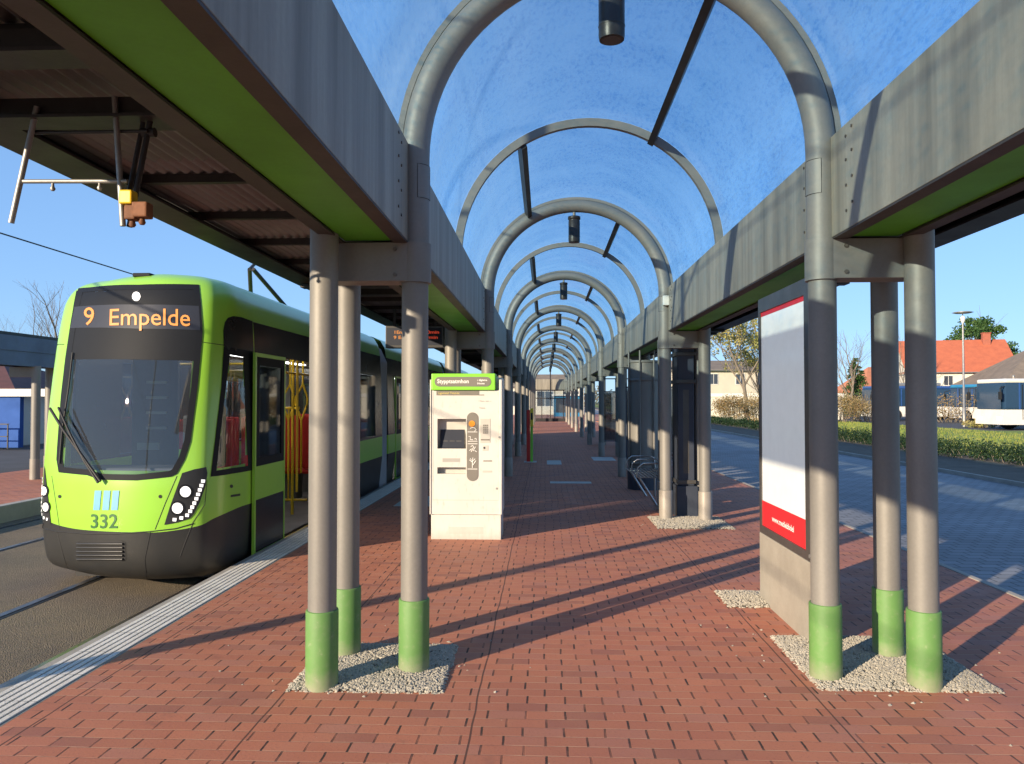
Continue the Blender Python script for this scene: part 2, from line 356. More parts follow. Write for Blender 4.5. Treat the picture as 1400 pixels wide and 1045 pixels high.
# ------------------------------------------------------------------ mesh builder
class MB:
    def __init__(s): s.v = []; s.f = []; s.sm = []
    def add(s, vs, fs, smooth=False):
        b = len(s.v); s.v += [tuple(v) for v in vs]; s.f += [tuple(i + b for i in f) for f in fs]; s.sm += [smooth] * len(fs); return s
    def box(s, x0, x1, y0, y1, z0, z1, bv=0):
        if x0 > x1: x0, x1 = x1, x0
        if y0 > y1: y0, y1 = y1, y0
        if z0 > z1: z0, z1 = z1, z0
        if bv:
            bm = bmesh.new(); bmesh.ops.create_cube(bm, size=1)
            for v in bm.verts: v.co = Vector(((x0 + x1) / 2 + v.co.x * (x1 - x0), (y0 + y1) / 2 + v.co.y * (y1 - y0), (z0 + z1) / 2 + v.co.z * (z1 - z0)))
            bmesh.ops.bevel(bm, geom=bm.edges[:], offset=min(bv, .45 * min(x1 - x0, y1 - y0, z1 - z0)), segments=2, affect='EDGES', profile=.6)
            bm.verts.index_update(); s.add([v.co for v in bm.verts], [[q.index for q in f.verts] for f in bm.faces]); bm.free(); return s
        v = [(x, y, z) for x in (x0, x1) for y in (y0, y1) for z in (z0, z1)]
        return s.add(v, [(0, 1, 3, 2), (4, 6, 7, 5), (0, 4, 5, 1), (2, 3, 7, 6), (0, 2, 6, 4), (1, 5, 7, 3)])
    def obox(s, c, ax, ay, az, hx, hy, hz):
        c = Vector(c); v = [c + ax * (a * hx) + ay * (b * hy) + az * (d * hz) for a in (-1, 1) for b in (-1, 1) for d in (-1, 1)]
        return s.add(v, [(0, 1, 3, 2), (4, 6, 7, 5), (0, 4, 5, 1), (2, 3, 7, 6), (0, 2, 6, 4), (1, 5, 7, 3)])
    def tube(s, pts, r, n=12, closed=False, cap=True, smooth=True):
        pts = [Vector(p) for p in pts]; N = len(pts); rr = r if isinstance(r, (list, tuple)) else [r] * N
        vs = []; prev = None
        for i, p in enumerate(pts):
            if closed: d = pts[(i + 1) % N] - pts[i - 1]
            else: d = pts[min(i + 1, N - 1)] - pts[max(i - 1, 0)]
            d.normalize()
            if prev is None:
                a = Vector((0, 0, 1)) if abs(d.z) < .9 else Vector((0, 1, 0))
                u = d.cross(a).normalized()
            else:
                u = (prev - d * prev.dot(d)).normalized()
            prev = u; q = d.cross(u)
            vs += [p + (u * cos(2 * pi * k / n) + q * sin(2 * pi * k / n)) * rr[i] for k in range(n)]
        fs = []
        for i in range(N if closed else N - 1):
            j = (i + 1) % N
            for k in range(n): fs.append((i * n + k, i * n + (k + 1) % n, j * n + (k + 1) % n, j * n + k))
        s.add(vs, fs, smooth)
        if cap and not closed:
            s.add(vs[:n], [tuple(range(n))[::-1]]); s.add(vs[-n:], [tuple(range(n))])
        return s
    def lathe(s, prof, c=(0, 0, 0), n=24, smooth=True, caps=True):
        cx, cy, cz = c
        vs = [(cx + r * cos(2 * pi * k / n), cy + r * sin(2 * pi * k / n), cz + z) for r, z in prof for k in range(n)]
        fs = [(i * n + k, i * n + (k + 1) % n, (i + 1) * n + (k + 1) % n, (i + 1) * n + k) for i in range(len(prof) - 1) for k in range(n)]
        s.add(vs, fs, smooth)
        if caps:
            s.add(vs[:n], [tuple(range(n))[::-1]]); s.add(vs[-n:], [tuple(range(n))])
        return s
    def prism(s, poly, axis, a, b):
        # poly: 2D points; axis: 'x','y','z' extrude axis
        def P(p, t):
            return {'x': (t, p[0], p[1]), 'y': (p[0], t, p[1]), 'z': (p[0], p[1], t)}[axis]
        n = len(poly); vs = [P(p, a) for p in poly] + [P(p, b) for p in poly]
        return s.add(vs, [tuple(range(n)), tuple(range(n, 2 * n))[::-1]] + [(i, i + n, (i + 1) % n + n, (i + 1) % n) for i in range(n)])
    def build(s, name, mat, parent=None, loc=(0, 0, 0), edge=None):
        me = bpy.data.meshes.new(name); me.from_pydata(s.v, [], s.f); me.materials.append(mat)
        me.polygons.foreach_set('use_smooth', s.sm); me.validate(); me.update()
        bm = bmesh.new(); bm.from_mesh(me); bmesh.ops.recalc_face_normals(bm, faces=bm.faces[:]); bm.to_mesh(me); bm.free()
        o = bpy.data.objects.new(name, me); COL.objects.link(o); o.location = loc
        if parent: o.parent = parent
        return o

def bulk(name, verts, faces, mat, parent=None, smooth=False):
    me = bpy.data.meshes.new(name); me.from_pydata(verts, [], faces); me.materials.append(mat)
    if smooth: me.polygons.foreach_set('use_smooth', [True] * len(faces))
    o = bpy.data.objects.new(name, me); COL.objects.link(o)
    if parent: o.parent = parent
    return o

def text_faces(txt, size=1., xscale=1., bold=0, align='LEFT', space=1.):
    cu = bpy.data.curves.new('lettering', 'FONT'); cu.body = txt; cu.size = size; cu.resolution_u = 3; cu.offset = bold; cu.align_x = align; cu.space_character = space
    o = bpy.data.objects.new('lettering', cu); COL.objects.link(o)
    me = o.to_mesh()
    vs = [(v.co.x * xscale, v.co.y) for v in me.vertices]; fs = [tuple(p.vertices) for p in me.polygons]
    o.to_mesh_clear(); bpy.data.objects.remove(o); bpy.data.curves.remove(cu)
    return vs, fs
def flat_text(name, txt, origin, right, up, height, mat, parent, xs=1., bold=0., width=None, thick=.002):
    vs, fs = text_faces(txt, 1, 1, bold)
    right = Vector(right); up = Vector(up); origin = Vector(origin); nrm = right.cross(up)
    s = height / .7
    if width: xs = width / (max(v[0] for v in vs) * s)
    m = MB(); m.add([origin + right * (x * s * xs) + up * (y * s) + nrm * thick for x, y in vs], fs)
    return m.build(name, mat, parent)

# ------------------------------------------------------------------ ground, platform, roads, tracks
PX0, PX1 = -3.04, 3.90     # platform edges
MB().box(-400, 400, -60, 900, -.36, -.33).build('ground', M['grass_far']).update_tag()
tag(bpy.data.objects['ground'], kind='structure')
def struct(name, mb, mat): return tag(mb.build(name, mat), kind='structure')
struct('track_bed', MB().box(-8.2, PX0, -12, 140, -.34, -.25), M['trackbed'])
struct('platform', MB().box(-2.67, PX1 - .07, -12, 61, -.34, 0), M['brick'])
struct('platform_kerb', MB().box(PX0, -2.985, -12, 61, -.34, -.004), M['concrete'])
m = MB()
prof = [(-2.985, -.3), (-2.985, .0)]
x = -2.975
while x < -2.70:
    prof += [(x, .0), (x + .004, .006), (x + .035, .006), (x + .039, .0)]; x += .049
prof += [(-2.672, .0), (-2.672, -.3)]
m.prism(prof, 'y', -12, 61)
struct('tactile_strip', m, M['tactile'])
struct('kerb', MB().box(PX1 - .068, PX1, -12, 61, -.34, .006, .01), M['concrete'])
struct('road', MB().box(PX1 + .002, 9.5, -12, 300, -.34, -.12), M['cobble'])
struct('kerb', MB().box(9.502, 9.57, -12, 300, -.34, -.03, .01), M['concrete'])
struct('verge', MB().box(9.572, 12.6, -12, 300, -.34, -.03), M['earth'])
struct('lawn', MB().box(12.602, 90.0, -12, 43.5, -.34, -.06), M['grass'])
struct('lawn', MB().box(12.602, 24.5, 43.502, 300, -.34, -.06), M['grass'])
struct('bus_parking', MB().box(24.502, 90, 43.502, 84, -.34, -.09), M['asphalt'])
struct('opposite_platform', MB().box(-12.0, -8.36, -6, 61, -.34, 0), M['brick'])
struct('opposite_kerb', MB().box(-8.358, -8.2, -6, 61, -.34, .008, .01), M['concrete'])
struct('opposite_road', MB().box(-20, -12.002, -6, 90, -.34, -.13), M['asphalt'])
struct('opposite_verge', MB().box(-20.2, -20.002, -6, 90, -.34, -.02), M['concrete'])
struct('opposite_grass', MB().box(-40, -20.202, -6, 90, -.34, -.05), M['grass'])
# running rails with a groove beside each
for rx in (-3.50, -4.68, -6.75, -7.93):
    m = MB(); m.box(rx - .035, rx + .035, -12, 140, -.30, -.243)
    struct('rail', m, M['rail'])
    m = MB(); m.box(rx + .036, rx + .085, -12, 140, -.30, -.2475); struct('rail_groove', m, M['rubber'])
struct('platform_drain', MB().box(PX0 - .055, PX0 - .002, -12, 61, -.30, -.244), M['rubber'])

# ------------------------------------------------------------------ platform canopy
CX, CRAD, SPR = .4225, 1.1975, 3.05
XL, XR = CX - CRAD, CX + CRAD
BAY, Y1 = 5.87, 4.55
NB = 10
canopy = empty('platform_canopy', (CX, 0, 0))
tag(canopy, 'long taupe steel platform canopy with blue glazed barrel vault on triple columns', 'canopy')
def cpart(mb, name, mat, y=0): 
    for i, v in enumerate(mb.v): mb.v[i] = (v[0] - CX, v[1], v[2])
    return mb.build(name, mat, canopy, (0, y, 0))
def dup(o, y, parent=None):
    c = o.copy(); COL.objects.link(c); c.location.y = y
    if parent: c.parent = parent
    for ch in o.children:
        d = ch.copy(); COL.objects.link(d); d.parent = c
    return c
def bolts(m, pts, axis, r=.011, h=.008):
    for p in pts:
        p = Vector(p); a = Vector(axis); m.tube([p - a * .002, p + a * h], r, 6, smooth=False)
def mk_arch(y, green):
    m = MB(); pts = [(XL, 0, z) for z in (2.3, 2.6, 2.9)]
    pts += [(CX - CRAD * cos(t), 0, SPR + CRAD * sin(t)) for t in [pi * i / 40 for i in range(41)]]
    pts += [(XR, 0, z) for z in (2.9, 2.6, 2.3)]
    m.tube(pts, .085, 20)
    o = cpart(m, 'arch_tube', M['steel'], y)
    # flat glazing bar riding on the tube
    b = MB(); vs = []; N = 40
    for i in range(N + 1):
        t = pi * i / N
        for rr, yy in ((CRAD + .080, -.035), (CRAD + .115, -.035), (CRAD + .115, .035), (CRAD + .080, .035)):
            vs.append((-rr * cos(t), yy, SPR + rr * sin(t)))
    fs = [(i * 4 + k, i * 4 + (k + 1) % 4, i * 4 + 4 + (k + 1) % 4, i * 4 + 4 + k) for i in range(N) for k in range(4)]
    b.add(vs, fs); b.build('glazing_bar', M['steel'], o)
    for sx in (-1, 1):
        h = MB()      # small inspection cover on the tube just above the beam joint
        vs = []
        a0, a1 = (-1.25, .2)
        for i in range(7):
            a = a0 + (a1 - a0) * i / 6
            for z in (2.80, 3.0): vs.append((sx * CRAD - sx * .0862 * cos(a), .0862 * sin(a), z))
        h.add(vs, [(2 * i, 2 * i + 1, 2 * i + 3, 2 * i + 2) for i in range(6)], True)
        h.build('cover_plate', M['steel'], o)
        g_ = MB(); L_ = []
        for a, z in [(a0 + (a1 - a0) * i / 6, 2.80) for i in range(7)] + [(a1, 2.9)] + [(a1 - (a1 - a0) * i / 6, 3.0) for i in range(7)] + [(a0, 2.9)]:
            L_.append((sx * CRAD - sx * .0862 * cos(a), .0862 * sin(a), z))
        g_.tube(L_, .0018, 4, closed=True); g_.build('cover_gap', M['rubber'], o)
    return o
def mk_col(x, y0, top, near, name='column'):
    m = MB(); m.lathe([(.079, -.04), (.079, top)], (x, y0, 0), 28)
    o = cpart(m, name, M['steel'])
    s = MB(); hgt = .43 if near else .40
    s.lathe([(.0905, -.04), (.0905, hgt - .006), (.088, hgt), (.0792, hgt)], (x - CX, y0, 0), 28, caps=False)
    s.build('sleeve', M['sleeve_green'] if near else M['sleeve_grey'], o)
    return o
def mk_bracket(sx):
    x0 = XL if sx < 0 else XR; xo = x0 + sx * .475
    m = MB(); m.lathe([(.0955, 2.30), (.0955, 2.535)], (x0, 0, 0), 28)
    m.box(x0 + sx * .02, xo + sx * .03, -.0885, .0885, 2.303, 2.532, .004)
    o = cpart(m, 'bracket', M['steel'])
    b = MB(); bolts(b, [(x0 - CX + sx * .105, -.089, 2.34), (x0 - CX + sx * .105, -.089, 2.49), (x0 - CX + sx * .105, .083, 2.34), (x0 - CX + sx * .105, .083, 2.49)], (0, -1, 0), .012, .009)
    b.build('bolt', M['bolt'], o)
    return o
def mk_beam(sx):
    x0 = (XL - .03) if sx < 0 else (XR + .03); x1 = x0 + sx * .46
    y0, y1 = .06, BAY - .06
    m = MB(); m.box(x0, x0 + sx * .025, y0, y1, 2.54, 3.12, .003); m.box(x1 - sx * .025, x1, y0, y1, 2.54, 3.12, .003)
    m.box(x0 + sx * .026, x1 - sx * .026, y0, y1, 3.095, 3.118)
    m.box(x0 + sx * .026, x1 - sx * .026, y0, y0 + .012, 2.57, 3.09); m.box(x0 + sx * .026, x1 - sx * .026, y1 - .012, y1, 2.57, 3.09)
    o = cpart(m, 'beam', M['steel_beam'])
    f = MB(); f.box(x0 - CX + sx * .001, x0 - CX + sx * .085, y0 + .002, y1 - .002, 2.528, 2.5385); f.box(x1 - CX - sx * .085, x1 - CX - sx * .001, y0 + .002, y1 - .002, 2.528, 2.5385)
    f.build('flange', M['brown'], o)
    g = MB(); g.box(x0 - CX + sx * .087, x1 - CX - sx * .087, y0 + .013, y1 - .013, 2.545, 2.56)
    g.build('soffit_panel', M['green_panel'], o)
    b = MB(); pts = []
    for yy, dz in ((.30, 0), (.38, .03), (BAY - .38, .03), (BAY - .30, 0)):
        for z in (2.64, 2.78, 2.92, 3.05): pts.append((x0 - CX, yy, z + dz))
    bolts(b, pts, (-sx, 0, 0), .0085, .006); b.build('rivet', M['bolt'], o)
    return o
def strip(rad_in, rad_out, yc, hy, name, mat):
    b = MB(); vs = []; N = 40
    for i in range(N + 1):
        t = pi * i / N
        for rr, yy in ((rad_in, -hy), (rad_out, -hy), (rad_out, hy), (rad_in, hy)):
            vs.append((CX - rr * cos(t), yy, SPR + .05 + rr * sin(t) if False else SPR + rr * sin(t)))
    b.add(vs, [(i * 4 + k, i * 4 + (k + 1) % 4, i * 4 + 4 + (k + 1) % 4, i * 4 + 4 + k) for i in range(N) for k in range(4)])
    return cpart(b, name, mat, yc)
def mk_vault_panel():
    b = MB(); N = 36; ys = [.02 + (BAY / 2 - .04) * j / 3 for j in range(4)]
    for rr in (CRAD + .118, CRAD + .125):
        vs = [(CX - rr * cos(pi * i / N), yy, SPR + rr * sin(pi * i / N)) for i in range(N + 1) for yy in ys]
        b.add(vs, [(i * 4 + j, i * 4 + j + 1, i * 4 + 5 + j, i * 4 + 4 + j) for i in range(N) for j in range(3)], True)
        break
    return cpart(b, 'vault_glazing', M['vault'])
def mk_purlin(ang, y0, y1):
    m = MB(); c = Vector((CX + (CRAD + .055) * cos(ang), 0, SPR + (CRAD + .055) * sin(ang)))
    rad = Vector((cos(ang), 0, sin(ang))); tan = Vector((-sin(ang), 0, cos(ang)))
    m.obox(c + Vector((0, (y0 + y1) / 2, 0)), rad, tan, Vector((0, 1, 0)), .05, .03, (y1 - y0) / 2)
    return cpart(m, 'purlin', M['dark_steel'])
def mk_side_roof(sx):
    xa = (XL - .03 - .46) if sx < 0 else (XR + .03 + .46)
    xb = -2.78 if sx < 0 else 3.36
    n = int(abs(xb - xa) / .0125); m = MB(); vs = []
    for i in range(n + 1):
        x = xa + (xb - xa) * i / n; z = 3.075 + .016 * sin(2 * pi * i * .0125 / .075)
        for yy in (0, BAY / 2, BAY): vs.append((x, yy, z))
    m.add(vs, [(i * 3 + j, i * 3 + 3 + j, i * 3 + 4 + j, i * 3 + 1 + j) for i in range(n) for j in (0, 1)], True)
    o = cpart(m, 'roof_sheet', M['corrugated'])
    so = o.modifiers.new('s', 'SOLIDIFY'); so.thickness = .004; so.offset = 1
    for k in range(6):
        p = MB(); yy = .25 + k * BAY / 6
        p.box(xa - CX, xb - CX, yy, yy + .05, 3.0, 3.055)
        p.build('roof_purlin', M['dark_steel'], o)
    for yy in (-1.75, -1.10):
        b = MB(); yq = BAY + yy
        b.box(xa - CX, xb - CX, yq - .03, yq + .03, 2.905, 2.998); b.box(xa - CX, xb - CX, yq - .08, yq + .08, 2.89, 2.904)
        b.build('cross_beam', M['dark_steel'] if yy > -.3 else M['dark_steel'], o)
    e = MB(); e.box(xb - CX, xb - CX + sx * .10, .0, BAY, 2.95, 3.14); e.box(xb - CX - sx * .20, xb - CX - sx * .001, 0, BAY, 2.935, 2.951)
    e.build('fascia', M['dark_steel'], o)
    return o
arch0 = mk_arch(Y1 - BAY, False)
for k in range(1, NB + 1): dup(arch0, Y1 + (k - 1) * BAY)
cols = {}
for nm, x, y0, top in (('a', XL, 0, 2.31), ('b', XR, .08, 2.31), ('c', XL - .475, -.26, 2.575), ('d', XL - .475, .27, 2.575), ('e', XR + .50, -.10, 2.575), ('f', XR + .52, .42, 2.575)):
    if nm == 'b': y0 = 0
    if nm == 'e': y0 = -.12
    if nm == 'f': y0 = .38
    n_ = mk_col(x, y0, top, True); n_.location.y = Y1
    f_ = mk_col(x, y0, top, False); f_.location.y = Y1 - BAY
    for k in range(2, NB + 1): dup(f_, Y1 + (k - 1) * BAY)
for sx in (-1, 1):
    br = mk_bracket(sx); br.location.y = Y1 - BAY
    bm_ = mk_beam(sx); bm_.location.y = Y1 - BAY
    sr = mk_side_roof(sx); sr.location.y = Y1 - BAY
    for k in range(1, NB + 1): dup(br, Y1 + (k - 1) * BAY)
    for k in range(1, NB): dup(bm_, Y1 + (k - 1) * BAY); dup(sr, Y1 + (k - 1) * BAY)
rib0 = strip(CRAD + .035, CRAD + .112, Y1 - BAY / 2, .028, 'glazing_rib', M['steel'])
for k in range(1, NB): dup(rib0, Y1 + (k - .5) * BAY)
vp = mk_vault_panel(); vp.location.y = Y1 - BAY
for k in range(1, 2 * NB): dup(vp, Y1 - BAY + k * BAY / 2)
pa = mk_purlin(radians(60), 0.03, BAY / 2); pa.location.y = Y1 - BAY
pb = mk_purlin(radians(121), BAY / 2, BAY - .03); pb.location.y = Y1 - BAY
for k in range(1, NB): dup(pa, Y1 + (k - 1) * BAY); dup(pb, Y1 + (k - 1) * BAY)

# hanging lamps, one under the crown of each arch
ORD = ['first', 'second', 'third', 'fourth', 'fifth', 'sixth', 'seventh', 'eighth', 'ninth', 'tenth']
lx = .40
lamp = empty('hanging_lamp', (lx, Y1 - .0, 4.16))
g = MB(); g.lathe([(.074, -.41), (.078, -.39), (.078, -.12), (.074, -.115), (.074, -.10), (.085, -.095), (.085, -.06), (.03, -.045)], (0, 0, 0), 24); g.build('lamp_housing', M['lamp_black'], lamp)
for zz in (-.33,):
    g = MB(); g.lathe([(.0785, zz - .006), (.081, zz), (.0785, zz + .006)], n=24, caps=False); g.build('band', M['lamp_black'], lamp)
g = MB(); g.lathe([(.058, -.413), (.058, -.408)], n=20); g.build('lens', M['lamp_glass'], lamp)
g = MB(); g.lathe([(.02, -.05), (.02, 0.01)], n=12); g.build('stem', M['steel'], lamp)
tag(lamp, 'black cylinder lamp hanging at the top edge, nearest of the row under the arches', 'lamp', 'cylinder lamps under the vault')
for k in range(1, NB):
    c = copy_tree(lamp); c.location.y = Y1 + k * BAY
    c['label'] = 'black cylinder lamp under the vault, %s lamp of the row counted from the camera' % ORD[k]

# gravel beds in the paving round each column group
def gravel_bed(x0, x1, y0, y1, n, label, seed, mound=.02, edge=.0):
    rr = random.Random(seed); root = empty('gravel_bed', ((x0 + x1) / 2, (y0 + y1) / 2, 0))
    tag(root, label, 'gravel', 'gravel beds round the columns', 'stuff')
    vs, fs = [], []
    N = 14
    for i in range(N + 1):
        for j in range(N + 1):
            u, v = i / N, j / N
            z = .004 + mound * (sin(pi * u) * sin(pi * v)) ** .5
            vs.append((x0 + (x1 - x0) * u - root.location.x, y0 + (y1 - y0) * v - root.location.y, z))
    fs = [(i * (N + 1) + j, (i + 1) * (N + 1) + j, (i + 1) * (N + 1) + j + 1, i * (N + 1) + j + 1) for i in range(N) for j in range(N)]
    bulk('gravel_base', vs, fs, M['gravel_base'], root, True)
    vs, fs = [], []
    base = [(1, 0, 0), (-1, 0, 0), (0, 1, 0), (0, -1, 0), (0, 0, 1), (0, 0, -1)]
    tri = [(0, 2, 4), (2, 1, 4), (1, 3, 4), (3, 0, 4), (2, 0, 5), (1, 2, 5), (3, 1, 5), (0, 3, 5)]
    for _ in range(n):
        u, v = (rr.uniform(-.012, 1.012), rr.uniform(-.012, 1.012)) if rr.random() > .006 else (rr.gauss(.5, .42), rr.gauss(.5, .42))
        uu, vv = min(max(u, 0), 1), min(max(v, 0), 1)
        z = (.006 if uu == u and vv == v else -.001) + mound * (sin(pi * uu) * sin(pi * vv)) ** .5
        s = rr.uniform(.006, .0145); q = Matrix.Rotation(rr.uniform(0, 6.28), 3, 'Z') @ Matrix.Rotation(rr.uniform(-.7, .7), 3, 'X')
        ex = rr.uniform(.8, 1.7); b = len(vs)
        for p in base:
            p = q @ Vector((p[0] * s * ex * rr.uniform(.7, 1.2), p[1] * s * rr.uniform(.7, 1.2), p[2] * s * .75))
            vs.append((x0 + (x1 - x0) * u + p.x - root.location.x, y0 + (y1 - y0) * v + p.y - root.location.y, z + p.z))
        fs += [tuple(i + b for i in t) for t in tri]
    o = bulk('gravel_stone', vs, fs, M['pebble'], root); o['kind'] = 'stuff'
    return root
gravel_bed(-1.42, -.575, 4.22, 5.03, 7000, 'pale gravel bed at the foot of the near left green-sleeved columns', 1)
gravel_bed(1.53, 2.50, 4.36, 5.32, 8500, 'pale gravel bed at the foot of the near right green-sleeved columns', 2)
gravel_bed(1.42, 2.36, 9.7, 10.7, 3500, 'pale gravel bed under the second right-hand column group beyond the poster', 3, .03)
gravel_bed(1.42, 1.80, 6.05, 6.55, 1200, 'small patch of pale gravel at the far corner of the poster stand', 4)
# pale repair slabs and plates let into the brick paving
for (x0, x1, y0, y1, lab) in ((-2.3, -1.75, 11.6, 12.8, 'pale grey slab in the paving between the ticket machine and the tram'),
                              (.05, .42, 19.3, 20.6, 'pale plate in the paving at the foot of the striped pole'),
                              (-.55, -.22, 19.9, 20.4, 'narrow pale plate left of the red and yellow pole'),
                              (1.3, 1.9, 20.6, 21.9, 'pale slab beside the fourth right-hand column'),
                              (.1, .9, 14.9, 15.25, 'grey strip let into the middle of the paving')):
    tag(MB().box(x0, x1, y0, y1, .0, .0045).build('paving_slab', M['white_slab']), lab, 'paving slab', 'pale slabs in the paving')
#@@PART2

# ------------------------------------------------------------------ tram
tram = empty('tram', (-4.12, 16, -.25))
tag(tram, 'lime green and charcoal tram with amber destination lettering standing at the platform, front door open', 'tram')
TO = Vector((-4.12, 16, -.25))
def tp(mb, name, mat, parent=None):
    for i, v in enumerate(mb.v): mb.v[i] = (v[0] - TO.x, v[1] - TO.y, v[2] - TO.z)
    return mb.build(name, mat, parent or tram)
XC, HW = -4.125, 1.025
ST = [(-3.10, 8.15), (-3.10, 7.75), (-3.11, 7.42), (-3.16, 7.22), (-3.25, 7.09), (-3.55, 6.99), (-3.85, 6.97), (-4.15, 7.02), (-4.45, 7.13), (-4.75, 7.28), (-5.02, 7.50), (-5.13, 7.80), (-5.15, 8.15)]
#        z, lean, narrowing
ROWS = [(-.10, .24, .12), (-.03, .10, .05), (.10, .03, .02), (.385, 0, 0), (.70, .0, 0), (.95, .015, 0), (1.5, .08, .01), (2.1, .19, .03), (2.45, .27, .05), (2.65, .33, .085), (2.79, .43, .17), (2.87, .60, .33), (2.92, .85, .6)]
ZOFF = {0: .13, 1: .135, 2: .12, 3: .09, 4: .04, 9: .02, 10: .05, 11: .10, 12: .13}
def narrow(z):
    for a, b in zip(ROWS, ROWS[1:]):
        if z <= b[0]: t = max(0, (z - a[0]) / (b[0] - a[0])); return a[2] + (b[2] - a[2]) * t
    return ROWS[-1][2]
def cr(p0, p1, p2, p3, t):
    return tuple(.5 * (2 * b + (c - a) * t + (2 * a - 5 * b + 4 * c - d) * t * t + (3 * b - a - 3 * c + d) * t ** 3) for a, b, c, d in zip(p0, p1, p2, p3))
def dense(P, n):
    out = []
    for i in range(len(P) - 1):
        a = P[max(i - 1, 0)]; d = P[min(i + 2, len(P) - 1)]
        for k in range(n): out.append(cr(a, P[i], P[i + 1], d, k / n))
    out.append(tuple(P[-1])); return out
grid = []
for ri, (z, lean, nar) in enumerate(ROWS):
    row = []
    for si, (x, y) in enumerate(ST):
        wgt = (8.15 - y) / (8.15 - 6.97)
        zz = z + (ZOFF.get(si, 0) if ri == 3 else ZOFF.get(si, 0) * .6 if ri == 4 else 0)
        f = 1 - narrow(zz if ri in (3, 4) else z) / HW if ri in (3, 4) else 1 - nar / HW
        row.append((XC + (x - XC) * f, min(8.15, y + lean * min(1, wgt * 1.4)), zz))
    grid.append(dense(row, 5))
NS = len(grid[0]); colsg = [dense([grid[r][c] for r in range(len(ROWS))], 5) for c in range(NS)]
NR = len(colsg[0])
SV = [colsg[c][r] for r in range(NR) for c in range(NS)]
SF = [(r * NS + c, r * NS + c + 1, (r + 1) * NS + c + 1, (r + 1) * NS + c) for r in range(NR - 1) for c in range(NS - 1)]
# side plane behind the nose joins the surveyed surface so that bands can run across the joint
b0 = len(SV); SV2 = SV + [(-3.10, 8.15, -.1), (-3.10, 16, -.1), (-3.10, 16, 2.45), (-3.10, 8.15, 2.45)]
SHELL = BVHTree.FromPolygons([Vector(v) for v in SV2], SF + [(b0, b0 + 1, b0 + 2, b0 + 3)])
def cray(px, py):
    fw = Vector((-sin(YAW) * cos(PIT), cos(YAW) * cos(PIT), sin(PIT))); rt = Vector((cos(YAW), sin(YAW), 0)); up = rt.cross(fw)
    return (fw * CAM_F + rt * (px - 700) + up * (522.5 - py)).normalized()
def survey(px, py, off=0.):
    for k in range(40):
        h = SHELL.ray_cast(CAM_POS, cray(px, py))
        if h[0] is not None: break
        px += (190 - px) * .01; py += (590 - py) * .01
    if h[0] is None: return None
    n = h[1]
    if n.dot(cray(px, py)) > 0: n = -n
    return h[0] + n * off
def frame_of(pts):
    c = sum(pts, Vector()) / len(pts); d = c - CAM_POS; d.z = 0; d.normalize()
    return d, Vector((d.y, -d.x, 0))
def drape2(vs, fs, d, u, name, mat, parent=None, off=.004, cell=.05, smooth=False):
    # lay a flat outline (u, z) on the curved body: cut it into cells, then cast every vertex onto the shell
    bm = bmesh.new(); bv = [bm.verts.new((a, 0, b)) for a, b in vs]
    for f in fs:
        try: bm.faces.new([bv[i] for i in f])
        except ValueError: pass
    lo = [min(v[i] for v in vs) for i in (0, 1)]; hi = [max(v[i] for v in vs) for i in (0, 1)]
    for ax in (0, 1):
        q = math.floor(lo[ax] / cell) * cell + cell
        while q < hi[ax]:
            co = (q, 0, 0) if ax == 0 else (0, 0, q); no = (1, 0, 0) if ax == 0 else (0, 0, 1)
            bmesh.ops.bisect_plane(bm, geom=bm.verts[:] + bm.edges[:] + bm.faces[:], plane_co=co, plane_no=no); q += cell
    bm.verts.index_update(); out = []; last = None
    for v in bm.verts:
        o = u * v.co.x + Vector((0, 0, v.co.z)) + d * (CAM_POS.dot(d)) - d * 0
        h = SHELL.ray_cast(o, d)
        if h[0] is None: out.append(last or o + d * 7); continue
        n = h[1] if h[1].dot(d) < 0 else -h[1]
        last = h[0] + n * off; out.append(last)
    m = MB(); m.add(out, [[q.index for q in f.verts] for f in bm.faces], smooth); bm.free()
    return tp(m, name, mat, parent)
def flat2(pts, u): return [(p.dot(u), p.z) for p in pts]
def drape(px, name, mat, parent=None, off=.004, cell=.05, hole_w=None, frame=None):
    pts = [q for q in (survey(*p) for p in px) if q]
    d, u = frame or frame_of(pts); P = flat2(pts, u); n = len(P)
    if hole_w is None: return drape2(P, [tuple(range(n))], d, u, name, mat, parent, off, cell, True)
    inner = inset(P, hole_w)
    return drape2(P + inner, [(i, (i + 1) % n, (i + 1) % n + n, i + n) for i in range(n)], d, u, name, mat, parent, off, cell, True)
def inset(P, w_):
    n = len(P); A = sum(P[i][0] * P[(i + 1) % n][1] - P[(i + 1) % n][0] * P[i][1] for i in range(n)); s = 1 if A > 0 else -1
    out = []
    for i in range(n):
        a, b, c = Vector(P[i - 1]), Vector(P[i]), Vector(P[(i + 1) % n])
        e1 = (b - a).normalized(); e2 = (c - b).normalized()
        n1 = Vector((-e1.y, e1.x)) * s; n2 = Vector((-e2.y, e2.x)) * s
        k = (n1 + n2).normalized(); out.append(tuple(b + k * w_ / max(.4, k.dot(n1))))
    return out
def inside(p, poly):
    c = False; n = len(poly)
    for i in range(n):
        a, b = poly[i], poly[i - 1]
        if (a[1] > p[1]) != (b[1] > p[1]) and p[0] < (b[0] - a[0]) * (p[1] - a[1]) / (b[1] - a[1]) + a[0]: c = not c
    return c
WS = [(107, 393), (190, 390), (272, 390), (275, 420), (277, 455), (270, 530), (260.6, 604), (253, 628), (242, 648), (234, 652), (187, 657), (137, 656), (120, 650), (81, 646), (78, 628), (79, 611), (84, 542), (90, 490), (98, 437)]
CW = [(309.5, 480), (336.5, 485), (340, 560), (343, 641), (316, 645), (289.3, 649.4), (296, 590), (303, 530)]
wsP = [survey(*p) for p in WS]; wd, wu = frame_of(wsP); wsI = inset(flat2(wsP, wu), .055)
